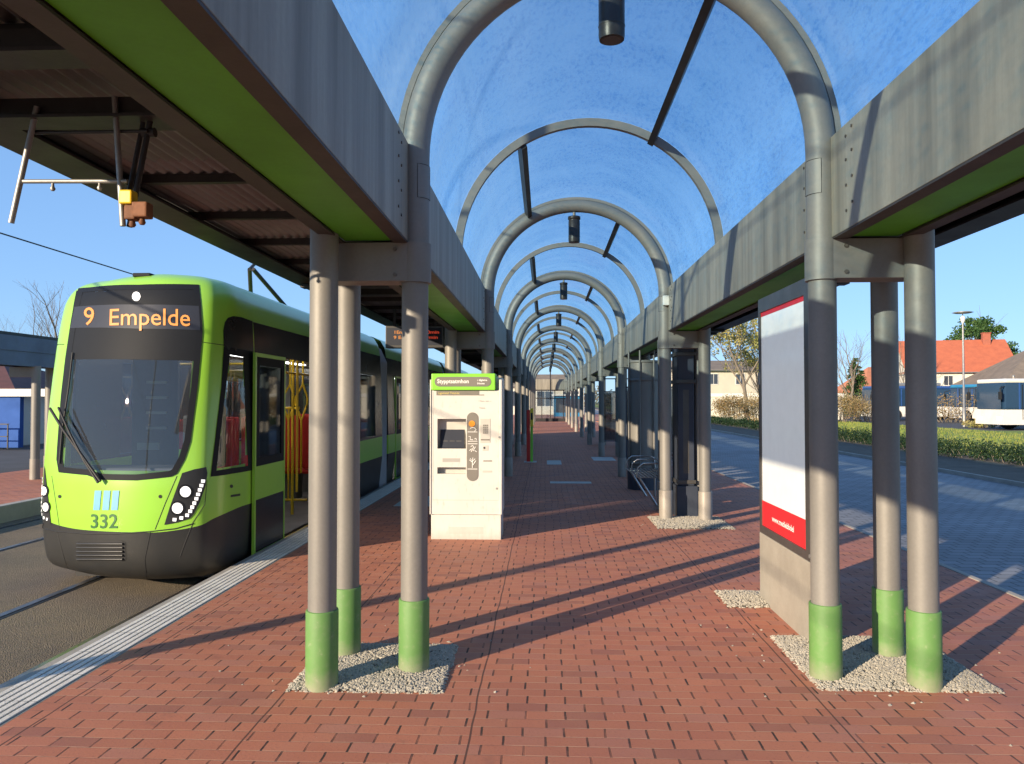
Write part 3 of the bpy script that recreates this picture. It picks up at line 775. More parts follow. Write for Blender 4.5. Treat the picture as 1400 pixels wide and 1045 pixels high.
cwP = [survey(*p) for p in CW]; cdv, cuv = frame_of(cwP); cwI = inset(flat2(cwP, cuv), .035)
body, bump_, = [], []
rowskirt = 15
for fi, f in enumerate(SF):
    r = fi // (NS - 1); c = sum((Vector(SV[i]) for i in f), Vector()) / 4
    if r >= rowskirt and c.z < 2.2 and inside((c.dot(wu), c.z), wsI) and c.y < 7.9: continue
    if r >= rowskirt and inside((c.dot(cuv), c.z), cwI) and c.x > -3.4: continue
    (bump_ if r < rowskirt else body).append(f)
def part_from(faces, name, mat):
    used = sorted({i for f in faces for i in f}); mp = {i: k for k, i in enumerate(used)}
    m = MB(); m.add([SV[i] for i in used], [[mp[i] for i in f] for f in faces], True); return tp(m, name, mat)
nose = part_from(body, 'nose', M['tram_green'])
bumper = part_from(bump_, 'bumper', M['tram_dark'])
m = MB(); m.box(XC - .7, XC + .75, 7.75, 8.15, -.20, -.06); tp(m, 'underframe', M['rubber'])
# windscreen: black border, upper display field, tinted glass
wsn = len(wsP); P = flat2(wsP, wu)
drape2(P + wsI, [(i, (i + 1) % wsn, (i + 1) % wsn + wsn, i + wsn) for i in range(wsn)], wd, wu, 'windscreen_border', M['frit'], None, .007, .06, True)
glass = drape2(wsI, [tuple(range(wsn))], wd, wu, 'windscreen', M['wind_glass'], None, .003, .08, True)
panel = drape([(105, 398), (190, 395), (270, 395), (274, 425), (276, 455), (272, 494), (190, 492), (92, 492), (96, 450)], 'display_panel', M['frit'], None, .005, .08, frame=(wd, wu))
drape([(103, 420), (190, 417), (272, 419), (274, 452), (190, 450), (97, 449)], 'display_field', M['screen'], panel, .008, .08, frame=(wd, wu))
def tram_text(txt, p0, p1, ptop, name, mat, off=.012, bold=0., parent=None):
    a, b, t_ = survey(*p0), survey(*p1), survey(*ptop); d, u = frame_of([a, b]); A, B, T = flat2([a, b, t_], u)
    vs, fs = text_faces(txt, 1, 1, bold); w_ = max(v[0] for v in vs); x0 = min(v[0] for v in vs)
    sx = (B[0] - A[0]) / (w_ - x0); hh = (T[1] - A[1]) / .70
    vs = [(A[0] + (x - x0) * sx, A[1] + (B[1] - A[1]) * (x - x0) / (w_ - x0) + y * hh) for x, y in vs]
    return drape2(vs, fs, d, u, name, mat, parent, off, .12)
tram_text('9', (116, 445), (130, 445), (116, 421), 'route_number', M['amber'], bold=.004, parent=panel)
tram_text('Empelde', (151, 445.5), (260, 446.5), (151, 423), 'destination_text', M['amber'], bold=.004, parent=panel)
tram_text('332', (124.5, 722), (161, 722), (124.5, 703), 'fleet_number', M['num_dark'], .005, .012)
for x in (128, 140.5, 152.5):
    drape([(x + 2.2, 671), (x + 11, 671), (x + 8.6, 697.5), (x, 697.5)], 'emblem_stripe', M['logo_blue'], None, .005, .1)
def disc(px, py, rx, ry, name, mat, off, parent=None, n=20):
    return drape([(px + rx * cos(2 * pi * i / n), py + ry * sin(2 * pi * i / n)) for i in range(n)], name, mat, parent, off, .05)
disc(187, 406, 5.6, 6.2, 'front_marker_lamp', M['head_glass'], .009)
m = MB(); q = survey(193, 378.5, .005); m.box(q.x - .09, q.x + .09, q.y, q.y + .12, q.z - .005, q.z + .035, .01); tp(m, 'roof_marker', M['frit'])
# side band that starts on the nose
drape([(305.5, 473), (305, 452), (307, 441), (311, 435), (318, 432.5), (330, 434), (346.5, 438), (346.5, 483), (337.5, 483.5), (311, 478)], 'side_band', M['tram_band'], None, .004, .06)
cwn = len(cwP); P = flat2(cwP, cuv)
P = flat2([survey(*p) for p in [(305.5, 474), (345.5, 481), (345.5, 560), (345.5, 643), (316, 648), (287.5, 652), (295, 590), (302, 530)]], cuv)
drape2(P + cwI, [(i, (i + 1) % cwn, (i + 1) % cwn + cwn, i + cwn) for i in range(cwn)], cdv, cuv, 'cab_window_frame', M['frit'], None, .005, .06, True)
drape2(cwI, [tuple(range(cwn))], cdv, cuv, 'cab_window', M['clear_glass'], None, .001, .08, True)
# headlight clusters
def headlight(outline, lamps, leds, sq, lab):
    h = drape(outline, 'headlight', M['tram_dark'], None, .006, .04)
    for (x, y, rx, ry) in lamps:
        disc(x, y, rx * 1.28, ry * 1.25, 'bezel', M['frit'], .009, h); disc(x, y, rx * .9, ry * .9, 'lamp', M['head_glass'], .014, h)
    for i, (x, y) in enumerate(leds):
        drape([(x - sq[0], y - sq[1]), (x + sq[0] * 1.1, y - sq[1] * .9), (x + sq[0] * .9, y + sq[1]), (x - sq[0] * 1.1, y + sq[1] * .9)], 'running_light', M['head_glass'], h, .012, .2)
cv = lambda L: [(40 + x / 2.176, 340 + y / 2.176) for x, y in L]
headlight(cv([(402, 822), (418, 770), (455, 668), (490, 657), (526, 650), (529, 668), (524, 705), (506, 757), (490, 788), (478, 803), (440, 815)]),
          [(253.7, 672.3, 8.2, 8.2), (242.9, 694.8, 8.2, 8.2)],
          cv([(516, 692), (511, 705), (507, 718), (502, 731), (497, 744), (491, 757), (485, 769), (479, 781), (470, 793), (453, 801), (433, 806)]), (2.4, 2.3), 'right')
cl = lambda L: [(x / 5.227, 560 + y / 5.227) for x, y in L]
headlight(cl([(286, 410), (326, 440), (348, 640), (368, 822), (312, 790), (290, 735), (284, 600)]),
          [(61.8, 671.3, 4.3, 6.6), (64.2, 693.3, 4.3, 6.6)],
          cl([(288, 505), (288, 530), (289, 558), (289, 588), (290, 618), (291, 648), (292, 672), (295, 698), (299, 727), (306, 752), (322, 773), (344, 783)]), (.9, 1.9), 'left')
# seams, sensors, grille
def seam(px, name='panel_seam', r=.0035, mat='rubber', off=.0005):
    pts = []
    for a, b in zip(px, px[1:]):
        for k in range(5): pts.append((a[0] + (b[0] - a[0]) * k / 5, a[1] + (b[1] - a[1]) * k / 5))
    pts.append(px[-1]); L = [q for q in (survey(*p, off) for p in pts) if q]
    m = MB(); m.tube(L, r, 6); return tp(m, name, M[mat])
seam([(242, 651), (226, 688), (212, 724)]); seam([(71, 651), (77, 690), (82, 725)])
seam([(205.6, 728), (198, 765), (201, 793)]); seam([(78, 726), (87, 760), (96, 788)])
seam([(263, 717), (252, 745), (246, 762)]); seam([(277, 468), (291, 470), (305.6, 472)]); seam([(78, 471), (83, 471), (88, 471)])
seam([(54, 721), (78, 727), (120, 730), (160, 730), (205, 727), (240, 723), (265, 716)], r=.006)
seam([(283, 657), (280, 690), (262, 717)], r=.003)
for x, y in ((82, 679), (219, 679), (316, 665)): disc(x, y, 2.2, 2.4, 'sensor', M['rubber'], .004)
drape([(315, 677), (328, 675), (328, 678), (315, 680)], 'small_lettering', M['tram_dark'], None, .004)
gr = drape([(104, 742), (110, 739), (166, 739), (172, 742), (172.5, 766), (167, 768), (109, 768), (104, 765)], 'grille', M['rubber'], None, .004)
for k in range(5):
    yy = 743.5 + k * 5.2; L = [survey(x, yy, .012) for x in (107, 122, 138, 154, 169)]
    m = MB(); m.tube(L, .012, 8); tp(m, 'grille_slat', M['tram_dark'], gr)
# wipers
def wiper(pts, r=.011):
    L = [q for q in (survey(x, y, o) for x, y, o in pts) if q]; m = MB(); m.tube(L, r, 8); return tp(m, 'wiper', M['rubber'])
wiper([(143, 658, .05), (120, 622, .07), (97, 588, .08), (80, 560, .08)], .013); wiper([(141, 660, .06), (125, 632, .07), (108, 597, .08), (91, 559, .08)], .011)
wiper([(102, 483, .02), (97, 530, .022), (88, 590, .022), (84, 634, .02)], .009)
# car bodies behind the nose
def cell_wall(x, ys, zs, holes, z0, z1, name, mat, y0, y1, parent=None, thick=.035):
    sgn = 1 if x > XC else -1
    Y = sorted({y0, y1} | {v for h in holes for v in h[:2] if y0 < v < y1}); Z = sorted({z0, z1} | {v for h in holes for v in h[2:4] if z0 < v < z1} | {q for q in (2.1, 2.45, 2.53) if z0 < q < z1})
    m = MB(); X = lambda z: XC + sgn * (HW - narrow(z))
    for a, b in zip(Y, Y[1:]):
        for c, d in zip(Z, Z[1:]):
            my, mz = (a + b) / 2, (c + d) / 2
            if any(h[0] < my < h[1] and h[2] < mz < h[3] for h in holes): continue
            i, o_ = X(c), X(d)
            v = [(i, a, c), (i, b, c), (o_, b, d), (o_, a, d)]; v += [(p[0] - sgn * thick, p[1], p[2]) for p in v]
            m.add(v, [(0, 1, 2, 3), (4, 7, 6, 5), (0, 4, 5, 1), (3, 2, 6, 7), (0, 3, 7, 4), (1, 5, 6, 2)])
    return tp(m, name, mat, parent)
def car(y0, y1, wins, doors, roof_eq=True):
    DZ0, DZ1 = -.04, 2.11
    for sgn in (1, -1):
        x = XC + sgn * HW; dr = doors if sgn > 0 else []
        W = [(a, b, .96, 2.06) for a, b in wins]; D = [(a, b, DZ0, DZ1) for a, b in dr]
        if sgn < 0: W += [(a + .1, b - .1, .96, 2.06) for a, b in doors]
        cell_wall(x, 0, 0, D, -.17, .545, 'lower_side_panel', M['tram_dark'], y0, y1)
        cell_wall(x, 0, 0, D, .546, .918, 'belt_panel', M['tram_green'], y0, y1)
        cell_wall(x, 0, 0, D + W, .919, 2.45, 'window_band', M['tram_band'], y0, y1)
        for a, b, c, d in W:
            m = MB(); xx = x - sgn * .012; m.box(xx - .004, xx + .004, a + .002, b - .002, c + .002, d - .002)
            g_ = tp(m, 'window', M['win_glass'])
    # roof: green shell
    m = MB(); zs = [2.451, 2.53, 2.6, 2.65, 2.72, 2.79, 2.84, 2.87, 2.92]
    prof = [(XC + (HW - narrow(z)), z) for z in zs] + [(XC, 2.945)] + [(XC - (HW - narrow(z)), z) for z in zs[::-1]]
    n = len(prof); m.add([(p[0], yy, p[1]) for yy in (y0, y1) for p in prof], [(i, i + 1, n + i + 1, n + i) for i in range(n - 1)], True)
    m.add([(p[0], y1, p[1]) for p in prof], [tuple(range(n))])
    tp(m, 'roof', M['tram_green'])
    m = MB(); m.box(XC - .96, XC + .96, y0 + .02, y1, -.14, -.04); tp(m, 'floor', M['floor_grey'])
    m = MB(); m.box(XC - .95, XC + .95, y0 + .1, y1, 2.28, 2.31); cl_ = tp(m, 'ceiling', M['white_paint']); m = MB(); m.box(XC - .5, XC - .4, y0 + .3, y1 - .2, 2.262, 2.279); m.box(XC + .4, XC + .5, y0 + .3, y1 - .2, 2.262, 2.279); tp(m, 'ceiling_fill_strip', M['interior_fill'], cl_)  # unseen glowing strips, added to brighten the dark car interior
    m = MB(); m.box(XC - .8, XC + .8, y0 + .6, y1 - .3, -.245, -.142); tp(m, 'bogie', M['rubber'])
C1, C2, C3 = (8.151, 14.55), (15.12, 23.6), (24.2, 32.5)
car(*C1, [(11.25, 12.2), (12.62, 13.98)], [(8.95, 10.45)])
car(*C2, [(18.0, 19.6), (19.8, 21.4)], [(15.85, 17.3), (21.9, 23.2)])
car(*C3, [(25.0, 26.6), (28.6, 30.2)], [(26.9, 28.3)])
for a, b in ((C1[1], C2[0]), (C2[1], C3[0])):
    m = MB(); n = 11
    for i in range(n):
        yy = a + .01 + (b - a - .02) * i / (n - 1); w_ = HW - (.02 if i % 2 else .075)
        P_ = [(XC + w_, -.12), (XC + w_, 2.35), (XC + w_ - .12, 2.62), (XC + w_ - .4, 2.72), (XC - w_ + .4, 2.72), (XC - w_ + .12, 2.62), (XC - w_, 2.35), (XC - w_, -.12)]
        m.add([(p[0], yy, p[1]) for p in P_], [])
    for i in range(n - 1):
        for k in range(7): m.f.append((i * 8 + k, i * 8 + k + 1, i * 8 + 9 + k, i * 8 + 8 + k)); m.sm.append(False)
    tp(m, 'bellows', M['bellows'])
# closed doors of the rear cars (outer leaves)
def leaf(y0, y1, x, name='door'):
    m = MB(); fr = .035
    m.box(x, x + .03, y0, y0 + fr, -.04, 2.11); m.box(x, x + .03, y1 - fr, y1, -.04, 2.11); m.box(x, x + .03, y0 + fr, y1 - fr, 2.07, 2.11); m.box(x, x + .03, y0 + fr, y1 - fr, -.04, -.01)
    d = tp(m, name, M['tram_green'])
    m = MB(); m.box(x + .003, x + .027, y0 + fr, y1 - fr, .546, .90); tp(m, 'door_belt', M['tram_green'], d)
    m = MB(); m.box(x + .003, x + .026, y0 + fr, y1 - fr, -.009, .545); tp(m, 'door_lower_panel', M['tram_band'], d)
    m = MB(); w_ = .085
    m.box(x + .002, x + .028, y0 + fr, y0 + fr + w_, .901, 2.069); m.box(x + .002, x + .028, y1 - fr - w_, y1 - fr, .901, 2.069)
    m.box(x + .002, x + .028, y0 + fr + w_, y1 - fr - w_, .901, .99); m.box(x + .002, x + .028, y0 + fr + w_, y1 - fr - w_, 1.98, 2.069)
    tp(m, 'door_glass_border', M['frit'], d)
    m = MB(); m.box(x + .012, x + .018, y0 + fr + w_ + .001, y1 - fr - w_ - .001, .992, 1.978); tp(m, 'door_glass', M['win_glass'], d)
    return d
leaf(8.0, 8.94, -3.088); leaf(10.5, 11.2, -3.088)
for a, b in ((15.85, 17.3), (21.9, 23.2), (26.9, 28.3)):
    leaf(a, (a + b) / 2 - .005, -3.12); leaf((a + b) / 2 + .005, b, -3.12)
m = MB(); m.box(-3.12, -3.052, 8.96, 10.44, -.055, -.035); tp(m, 'door_sill', M['yellow'])
# side destination display, interior
m = MB(); m.box(-3.16, -3.130, 12.7, 13.9, 1.80, 2.05, .01); sdp = tp(m, 'side_display', M['screen'])
vs, fs = text_faces('Empelde'); s_ = .14
m = MB(); m.add([(-3.129, 12.82 + x * s_ * 1.9, 1.88 + y * s_) for x, y in vs], fs); tp(m, 'side_destination', M['amber'], sdp)
for (y0, y1, xs_) in ((9.7, 10.1, (-4.95, -4.45)), (11.1, 11.6, (-4.95, -4.47)), (12.45, 12.95, (-4.95, -4.47, -3.98)), (13.6, 14.1, (-4.95, -4.47, -3.66))):
    for xa in xs_:
        m = MB(); m.box(xa, xa + .46, y0, y1, .40, .47, .03); st = tp(m, 'seat', M['seat_red'])
        m = MB(); m.box(xa + .01, xa + .45, y0 + .0, y0 + .07, .48, 1.36, .03); tp(m, 'seat_back', M['seat_red'], st)
        m = MB(); m.box(xa + .1, xa + .36, y0 + .12, y1 - .05, -.04, .395); tp(m, 'seat_base', M['interior'], st)
def pole(pts, r=.018, name='grab_pole'):
    m = MB(); m.tube(pts, r, 10); return tp(m, name, M['yellow'])
pole([(-3.62, 10.9, -.03), (-3.62, 10.9, 2.28)], .022); pole([(-3.40, 10.42, .35), (-3.40, 10.42, 2.28)])
pole([(-3.95, 11.2, .12), (-3.95, 11.2, 1.35), (-3.91, 11.2, 1.45), (-3.83, 11.2, 1.49), (-3.62, 11.2, 1.49)], .02); pole([(-3.95, 11.2, .14), (-3.5, 11.2, .14)]); pole([(-3.78, 11.2, 1.49), (-3.78, 11.2, .14)], .014)
for (x, y) in ((-3.92, 11.6), (-3.72, 11.6), (-4.3, 9.6), (-4.5, 11.9)):
    pole([(x, y, 1.3), (x - .09, y, 1.55), (x - .09, y, 1.65), (x + .02, y, 1.85), (x + .02, y, 2.28)], .016); pole([(x, y, .5), (x, y, 1.3), (x + .09, y, 1.55), (x + .09, y, 1.65), (x + .02, y, 1.85)], .016)
pole([(-4.9, 9.3, 2.05), (-3.3, 9.3, 2.05)], .016); pole([(-3.5, 9.2, 1.98), (-3.5, 14, 1.98)], .016)
m = MB(); m.box(-4.62, -4.1, 8.42, 8.46, -.03, 2.27); bh = tp(m, 'cab_bulkhead', M['interior'])
for k in range(4):
    m = MB(); m.box(-4.45, -4.22, 8.395, 8.418, 1.28 + k * .17, 1.31 + k * .17); tp(m, 'grab_handle', M['white_paint'], bh)
m = MB(); m.box(-4.55, -4.30, 8.40, 8.419, 1.05, 1.13); tp(m, 'notice', M['white_paint'], bh)
m = MB(); m.box(-4.9, -3.45, 7.5, 7.9, .80, .93, .03); tp(m, 'dashboard', M['interior'])
m = MB(); m.box(-3.85, -3.4, 8.0, 8.1, .9, 1.45, .04); m.box(-3.85, -3.4, 7.65, 8.1, .55, .65, .03); tp(m, 'driver_seat', M['tram_dark'])
m = MB(); m.box(-3.62, -3.2, 8.55, 8.8, 1.82, 1.95, .03); tp(m, 'sun_blind', M['yellow'])
# pantograph
m = MB(); m.tube([(-4.5, 11.6, 2.9), (-4.15, 10.6, 3.45)], .03, 8); m.tube([(-3.85, 11.6, 2.9), (-4.1, 10.6, 3.45)], .03, 8); m.tube([(-4.15, 10.6, 3.45), (-4.15, 11.9, 4.2)], .022, 8)
m.tube([(-4.9, 11.9, 4.2), (-3.4, 11.9, 4.2)], .02, 8); m.box(-4.6, -3.7, 11.3, 11.9, 2.87, 2.93); tp(m, 'pantograph', M['dark_steel'])

# ------------------------------------------------------------------ ticket machine
tmx, tmy, tmw = -1.325, 8.85, .815
tm = empty('ticket_machine', (tmx + tmw / 2, tmy + .25, 0)); tag(tm, 'cream ticket machine with green header and grey pictogram strip on the brick paving', 'ticket machine')
def tmp_(m, name, mat, parent=None):
    for i, v in enumerate(m.v): m.v[i] = (v[0] - tm.location.x, v[1] - tm.location.y, v[2])
    return m.build(name, mat, parent or tm)
PXW = .00842
U = lambda px: tmx + (px - 587) * PXW
V = lambda py: (738 - py) * PXW
m = MB(); m.box(U(588), U(684), tmy + .02, tmy + .5, -.01, V(704), .006); tmp_(m, 'plinth', M['machine'])
m = MB(); x0, x1 = U(587), U(685)
rx0, rx1, rz0, rz1 = U(596.7), U(636.2), V(613.8), V(573); sx0, sx1, sz0, sz1 = rx0, rx1, V(648.3), V(639.3)
y = tmy
for a, b, c, d in ((x0, rx0, V(703.5), V(534)), (rx1, x1, V(703.5), V(534)), (rx0, rx1, V(703.5), sz0), (rx0, rx1, sz1, rz0), (rx0, rx1, rz1, V(534))):
    m.box(a, b, y, y + .12, c, d)
m.box(x0 + .001, x1 - .001, y + .121, y + .52, V(703.5), V(516), .012)
bd = tmp_(m, 'body', M['machine'])
m = MB(); m.box(x1 - .028, x1 + .004, y - .012, y + .50, V(703.6), V(519), .006); tmp_(m, 'side_cheek', M['machine']); m = MB(); m.box(x0 - .004, x0 + .010, y - .012, y + .50, V(703.6), V(519), .004); tmp_(m, 'side_cheek', M['machine'])
# door outline grooves
m = MB(); a, b = U(595 - 4), U(681); 
for q in ((a, b, V(684.5), V(683.6)), (a - .004, a, V(684.5), V(536)), (b, b + .004, V(684.5), V(536))): m.box(q[0], q[1], y - .0015, y + .01, q[2], q[3])
tmp_(m, 'door_gap', M['machine_recess'])
m = MB(); m.box(sx0, sx1, y + .09, y + .118, sz0, sz1); tmp_(m, 'ticket_tray', M['machine_recess']); m = MB(); m.box(rx0, rx1, y + .10, y + .119, rz0, rz1); m.add([(rx0, y + .002, rz1 - .001), (rx0 + .001, y + .10, rz1 - .10), (rx0 + .001, y + .1, rz0), (rx0, y + .002, rz0)], [(0, 1, 2, 3)]); tmp_(m, 'recess', M['machine_recess'])
m = MB(); m.prism([(y + .04, rz0 + .004), (y + .05, rz0 + .008), (y + .095, V(588)), (y + .1, rz0 + .004)], 'x', U(599.5), U(633)); sc_ = tmp_(m, 'screen', M['screen'])
m = MB()
for k in range(3): m.box(U(603 + k * 9.5), U(610 + k * 9.5), y + .066, y + .068, V(606), V(603.5))
tmp_(m, 'screen_button', M['machine_grey'], sc_)
def capsule(x0, x1, z0, z1, n=10):
    vert = (z1 - z0) > (x1 - x0); r = min(x1 - x0, z1 - z0) / 2; L = []
    if vert:
        cx = (x0 + x1) / 2
        L = [(cx + r * cos(pi * i / n), z1 - r + r * sin(pi * i / n)) for i in range(n + 1)] + [(cx - r * cos(pi * i / n), z0 + r - r * sin(pi * i / n)) for i in range(n + 1)]
    else:
        cz = (z0 + z1) / 2
        L = [(x1 - r + r * sin(pi * i / n), cz - r * cos(pi * i / n)) for i in range(n + 1)] + [(x0 + r - r * sin(pi * i / n), cz + r * cos(pi * i / n)) for i in range(n + 1)]
    return L
m = MB(); m.prism(capsule(U(637.4), U(653), V(658), V(564)), 'y', y - .006, y + .004); ps = tmp_(m, 'pictogram_strip', M['machine_grey'])
m = MB()
for py in (590.8, 603.5, 607, 641.5): m.box(U(638.6), U(652), y - .009, y - .0062, V(py + .35), V(py - .35))
tmp_(m, 'divider_line', M['letter_white'], ps)
m = MB(); m.prism([(U(644.3) + .036 * cos(2 * pi * i / 20), V(579.5) + .036 * sin(2 * pi * i / 20)) for i in range(20)], 'y', y - .012, y - .0062); tmp_(m, 'button', M['orange'], ps)
def squig(L, r=.0045):
    m = MB(); m.tube([(U(a), y - .008, V(b)) for a, b in L], r, 5); return tmp_(m, 'pictogram', M['letter_white'], ps)
squig([(642, 586), (645, 585), (648, 585), (650.5, 588), (648, 590)]); squig([(640, 597), (642.5, 597), (642, 601), (646, 601.5)]); squig([(648, 600.5), (650, 599.5), (650.8, 601.8)])
squig([(643, 611), (645.5, 609), (647, 611.5), (645, 615), (643.5, 618)]); squig([(646, 617), (649.5, 611)]); squig([(648, 616), (651, 618)]); squig([(641, 616.5), (644, 614)])
squig([(645.2, 640), (645.2, 631), (649, 627.5)]); squig([(645.2, 632), (641, 629)]); squig([(646, 636), (650, 630)]); squig([(642, 627), (645, 630), (646, 626)])
m = MB(); m.box(U(655.4), U(669.7), y - .004, y + .004, V(605.6), V(572.8), .004); pu = tmp_(m, 'card_reader', M['machine_recess'])
m = MB()
for i in range(3):
    for j in range(5): m.box(U(659.5 + i * 2.5), U(661.3 + i * 2.5), y - .009, y - .005, V(582.5 + j * 2.6), V(580.9 + j * 2.6))
m.box(U(656.5), U(668.5), y - .009, y - .005, V(602.3), V(600.6)); tmp_(m, 'keypad', M['machine_grey'], pu)
m = MB(); m.box(U(658.9), U(666.8), y - .004, y + .004, V(616.5), V(609.2), .003); cs = tmp_(m, 'coin_slot', M['machine_recess'])
m = MB(); m.prism([(U(661.5) + .012 * cos(i * pi / 6), V(612.6) + .012 * sin(i * pi / 6)) for i in range(12)], 'y', y - .007, y - .0042); tmp_(m, 'slot_hole', M['screen'], cs)
m = MB(); m.box(U(660), U(672), y - .003, y + .004, V(631.2), V(629.7)); tmp_(m, 'banknote_slot', M['machine_grey'])
m = MB(); m.box(U(659), U(672), y - .003, y + .004, V(646.2), V(643.5)); tmp_(m, 'card_slot', M['machine_recess'])
m = MB(); m.box(U(595.3), U(654), y - .005, y + .003, V(540.6), V(534.2)); m.box(U(654.2), U(661), y - .005, y + .003, V(540.6), V(539.6)); bl = tmp_(m, 'notice_strip', M['machine_grey'])
flat_text('lettering', 'Ligninstell Tinut-ist', (U(598) - tm.location.x, y - .0055 - tm.location.y, V(539)), (1, 0, 0), (0, 0, 1), .026, M['letter_yellow'], tm, width=.245)
m = MB(); m.box(U(588.8), U(676.5), y - .035, y + .30, V(533.6), V(510.8), .012); hd = tmp_(m, 'header', M['machine_green'])
m = MB(); m.box(U(588.9), U(676.4), y + .302, y + .5, V(533.6), V(513), .01); tmp_(m, 'header_back', M['machine'])
m = MB(); m.prism(capsule(U(593.2), U(671), V(528.7), V(515.3)), 'y', y - .039, y - .0345); tmp_(m, 'header_plate', M['machine_grey'])
ly = y - .0405 - tm.location.y
flat_text('header_lettering', 'Stypptsatmhon', (U(597) - tm.location.x, ly, V(524)), (1, 0, 0), (0, 0, 1), .045, M['letter_white'], tm, width=.365, bold=.02)
flat_text('header_lettering', '\u203a digiema', (U(652) - tm.location.x, ly, V(521)), (1, 0, 0), (0, 0, 1), .02, M['letter_white'], tm, width=.115, bold=.03)
flat_text('header_lettering', 'Irinutee', (U(652) - tm.location.x, ly, V(525.5)), (1, 0, 0), (0, 0, 1), .02, M['letter_white'], tm, width=.085, bold=.03)
flat_text('small_lettering', '\u2022 Thre- istir -t', (U(653) - tm.location.x, y - .002 - tm.location.y, V(549.5)), (1, 0, 0), (0, 0, 1), .018, M['letter_grey'], tm, width=.15)
flat_text('small_lettering', 'Tistina', (U(654) - tm.location.x, y - .002 - tm.location.y, V(559)), (1, 0, 0), (0, 0, 1), .02, M['letter_grey'], tm, width=.07)

m = MB(); m.tube([(U(682.2), y - .016, V(598)), (U(682.2), y - .01, V(598))], .012, 12); m.tube([(U(678.5), y - .004, V(668)), (U(678.5), y + .002, V(668))], .013, 12); tmp_(m, 'lock', M['galv'])
m = MB(); m.box(U(604), U(628), y - .002, y + .003, V(632), V(627)); tmp_(m, 'sticker', M['letter_grey'])
m = MB()
for k in range(6): m.box(U(612), U(660), y + .018, y + .0225, V(722 + k * 1.6), V(721.2 + k * 1.6))
tmp_(m, 'vent', M['machine_recess'])
# ------------------------------------------------------------------ poster stand
po = empty('poster_stand', (1.78, 5.75, 0)); tag(po, 'tall poster stand with white poster, red strips and grey base beside the right columns', 'poster stand')
def pp(m, name, mat, parent=None):
    for i, v in enumerate(m.v): m.v[i] = (v[0] - 1.78, v[1] - 5.75, v[2])
    return m.build(name, mat, parent or po)
ya, yb = 5.09, 6.33
m = MB(); m.box(1.735, 1.86, ya, yb, -.02, .538, .006); pp(m, 'plinth', M['plinth'])
m = MB(); m.box(1.738, 1.857, ya, yb, .541, .60); m.box(1.738, 1.857, ya, yb, 2.31, 2.42); m.box(1.738, 1.857, ya, ya + .14, .60, 2.31); m.box(1.738, 1.857, yb - .045, yb, .60, 2.31); m.box(1.76, 1.857, ya + .14, yb - .045, .60, 2.31)
fr = pp(m, 'frame', M['frame_grey'])
m = MB(); m.box(1.750, 1.7595, ya + .141, yb - .046, .601, 2.309); ps = pp(m, 'poster', M['poster_white_glow'])
m = MB(); m.box(1.7475, 1.7498, ya + .141, yb - .046, .601, .80); pp(m, 'red_strip', M['poster_red'], ps); m = MB(); m.box(1.7475, 1.7498, ya + .141, yb - .046, 2.275, 2.309); pp(m, 'red_strip', M['poster_red'], ps)
t = flat_text('poster_lettering', 'www.mediebbdel', (1.7473 - 1.78, 6.02 - 5.75, .675), (0, -1, 0), (0, 0, 1), .042, M['letter_white'], ps, width=.52, bold=.02, thick=.001)
m = MB(); m.box(1.732, 1.7375, yb - .05, yb + .003, 1.73, 1.83); pp(m, 'clasp', M['galv']); m = MB(); m.tube([(1.730, ya + .05, .58), (1.738, ya + .05, .58)], .014, 10); pp(m, 'clasp', M['galv'])

# ------------------------------------------------------------------ departure display under the left roof
dd = empty('departure_display', (-1.88, 11.05, 2.9)); tag(dd, 'dark departure display with amber and red rows hanging under the left roof', 'display')
m = MB(); m.box(-.42, .42, -.07, .10, -.54, -.22, .01); m.box(-.415, .415, -.073, -.068, -.53, -.23)
m.build('display_housing', M['frame_grey'], dd)
m = MB(); m.box(-.40, .40, -.076, -.0735, -.50, -.25); m.build('display_screen', M['screen'], dd)
m = MB(); m.box(-.32, -.28, -.02, .02, -.225, .02); m.box(.28, .32, -.02, .02, -.225, .02); m.build('hanger', M['dark_steel'], dd)
for k, (t_, mt, x) in enumerate((('1Empa', 'amber_dim', -.30), ('9 Emp', 'amber_dim', -.30), ('10min', 'red_led', .14), ('19min', 'red_led', .12))):
    flat_text('display_row', t_, (x, -.0768, -.335 - .075 * (k % 2)), (1, 0, 0), (0, 0, 1), .045, M[mt], dd, width=.22, bold=.02, thick=.001)

# ------------------------------------------------------------------ hanging pipe frame, upper left
hf = empty('hanging_pipe_frame', (-2.1, 3.4, 2.95)); tag(hf, 'galvanised pipe frame with yellow and rusty clamps hanging under the left roof', 'pipe frame')
o3 = Vector((-2.1, 3.4, 2.95))
def hp(pts, r, name='pipe', mat='galv'):
    m = MB(); m.tube([Vector(p) - o3 for p in pts], r, 12); return m.build(name, M[mat], hf)
hp([(-2.33, 3.4, 2.95), (-2.444, 3.4, 2.414)], .013); hp([(-1.965, 3.4, 2.99), (-1.919, 3.4, 2.395)], .013)
hp([(-2.389, 3.4, 2.605), (-1.90, 3.4, 2.60)], .010); hp([(-2.35, 3.42, 2.836), (-1.82, 3.42, 2.836)], .008, mat='dark_steel')
hp([(-1.815, 3.45, 2.95), (-1.90, 3.42, 2.395)], .013, mat='dark_steel'); hp([(-1.862, 3.46, 2.90), (-1.925, 3.44, 2.50)], .011, mat='dark_steel')
m = MB(); m.tube([Vector((-1.86, 3.45, 2.84)) - o3, Vector((-1.80, 3.45, 2.84)) - o3], .022, 10); m.build('clamp', M['dark_steel'], hf)
for x in (-2.25, -2.03):
    m = MB(); m.lathe([(.007, -.04), (.012, -.03), (.007, -.02), (.005, 0)], (x - o3.x, 0, 2.60 - o3.z), 10); m.build('hook', M['galv'], hf)
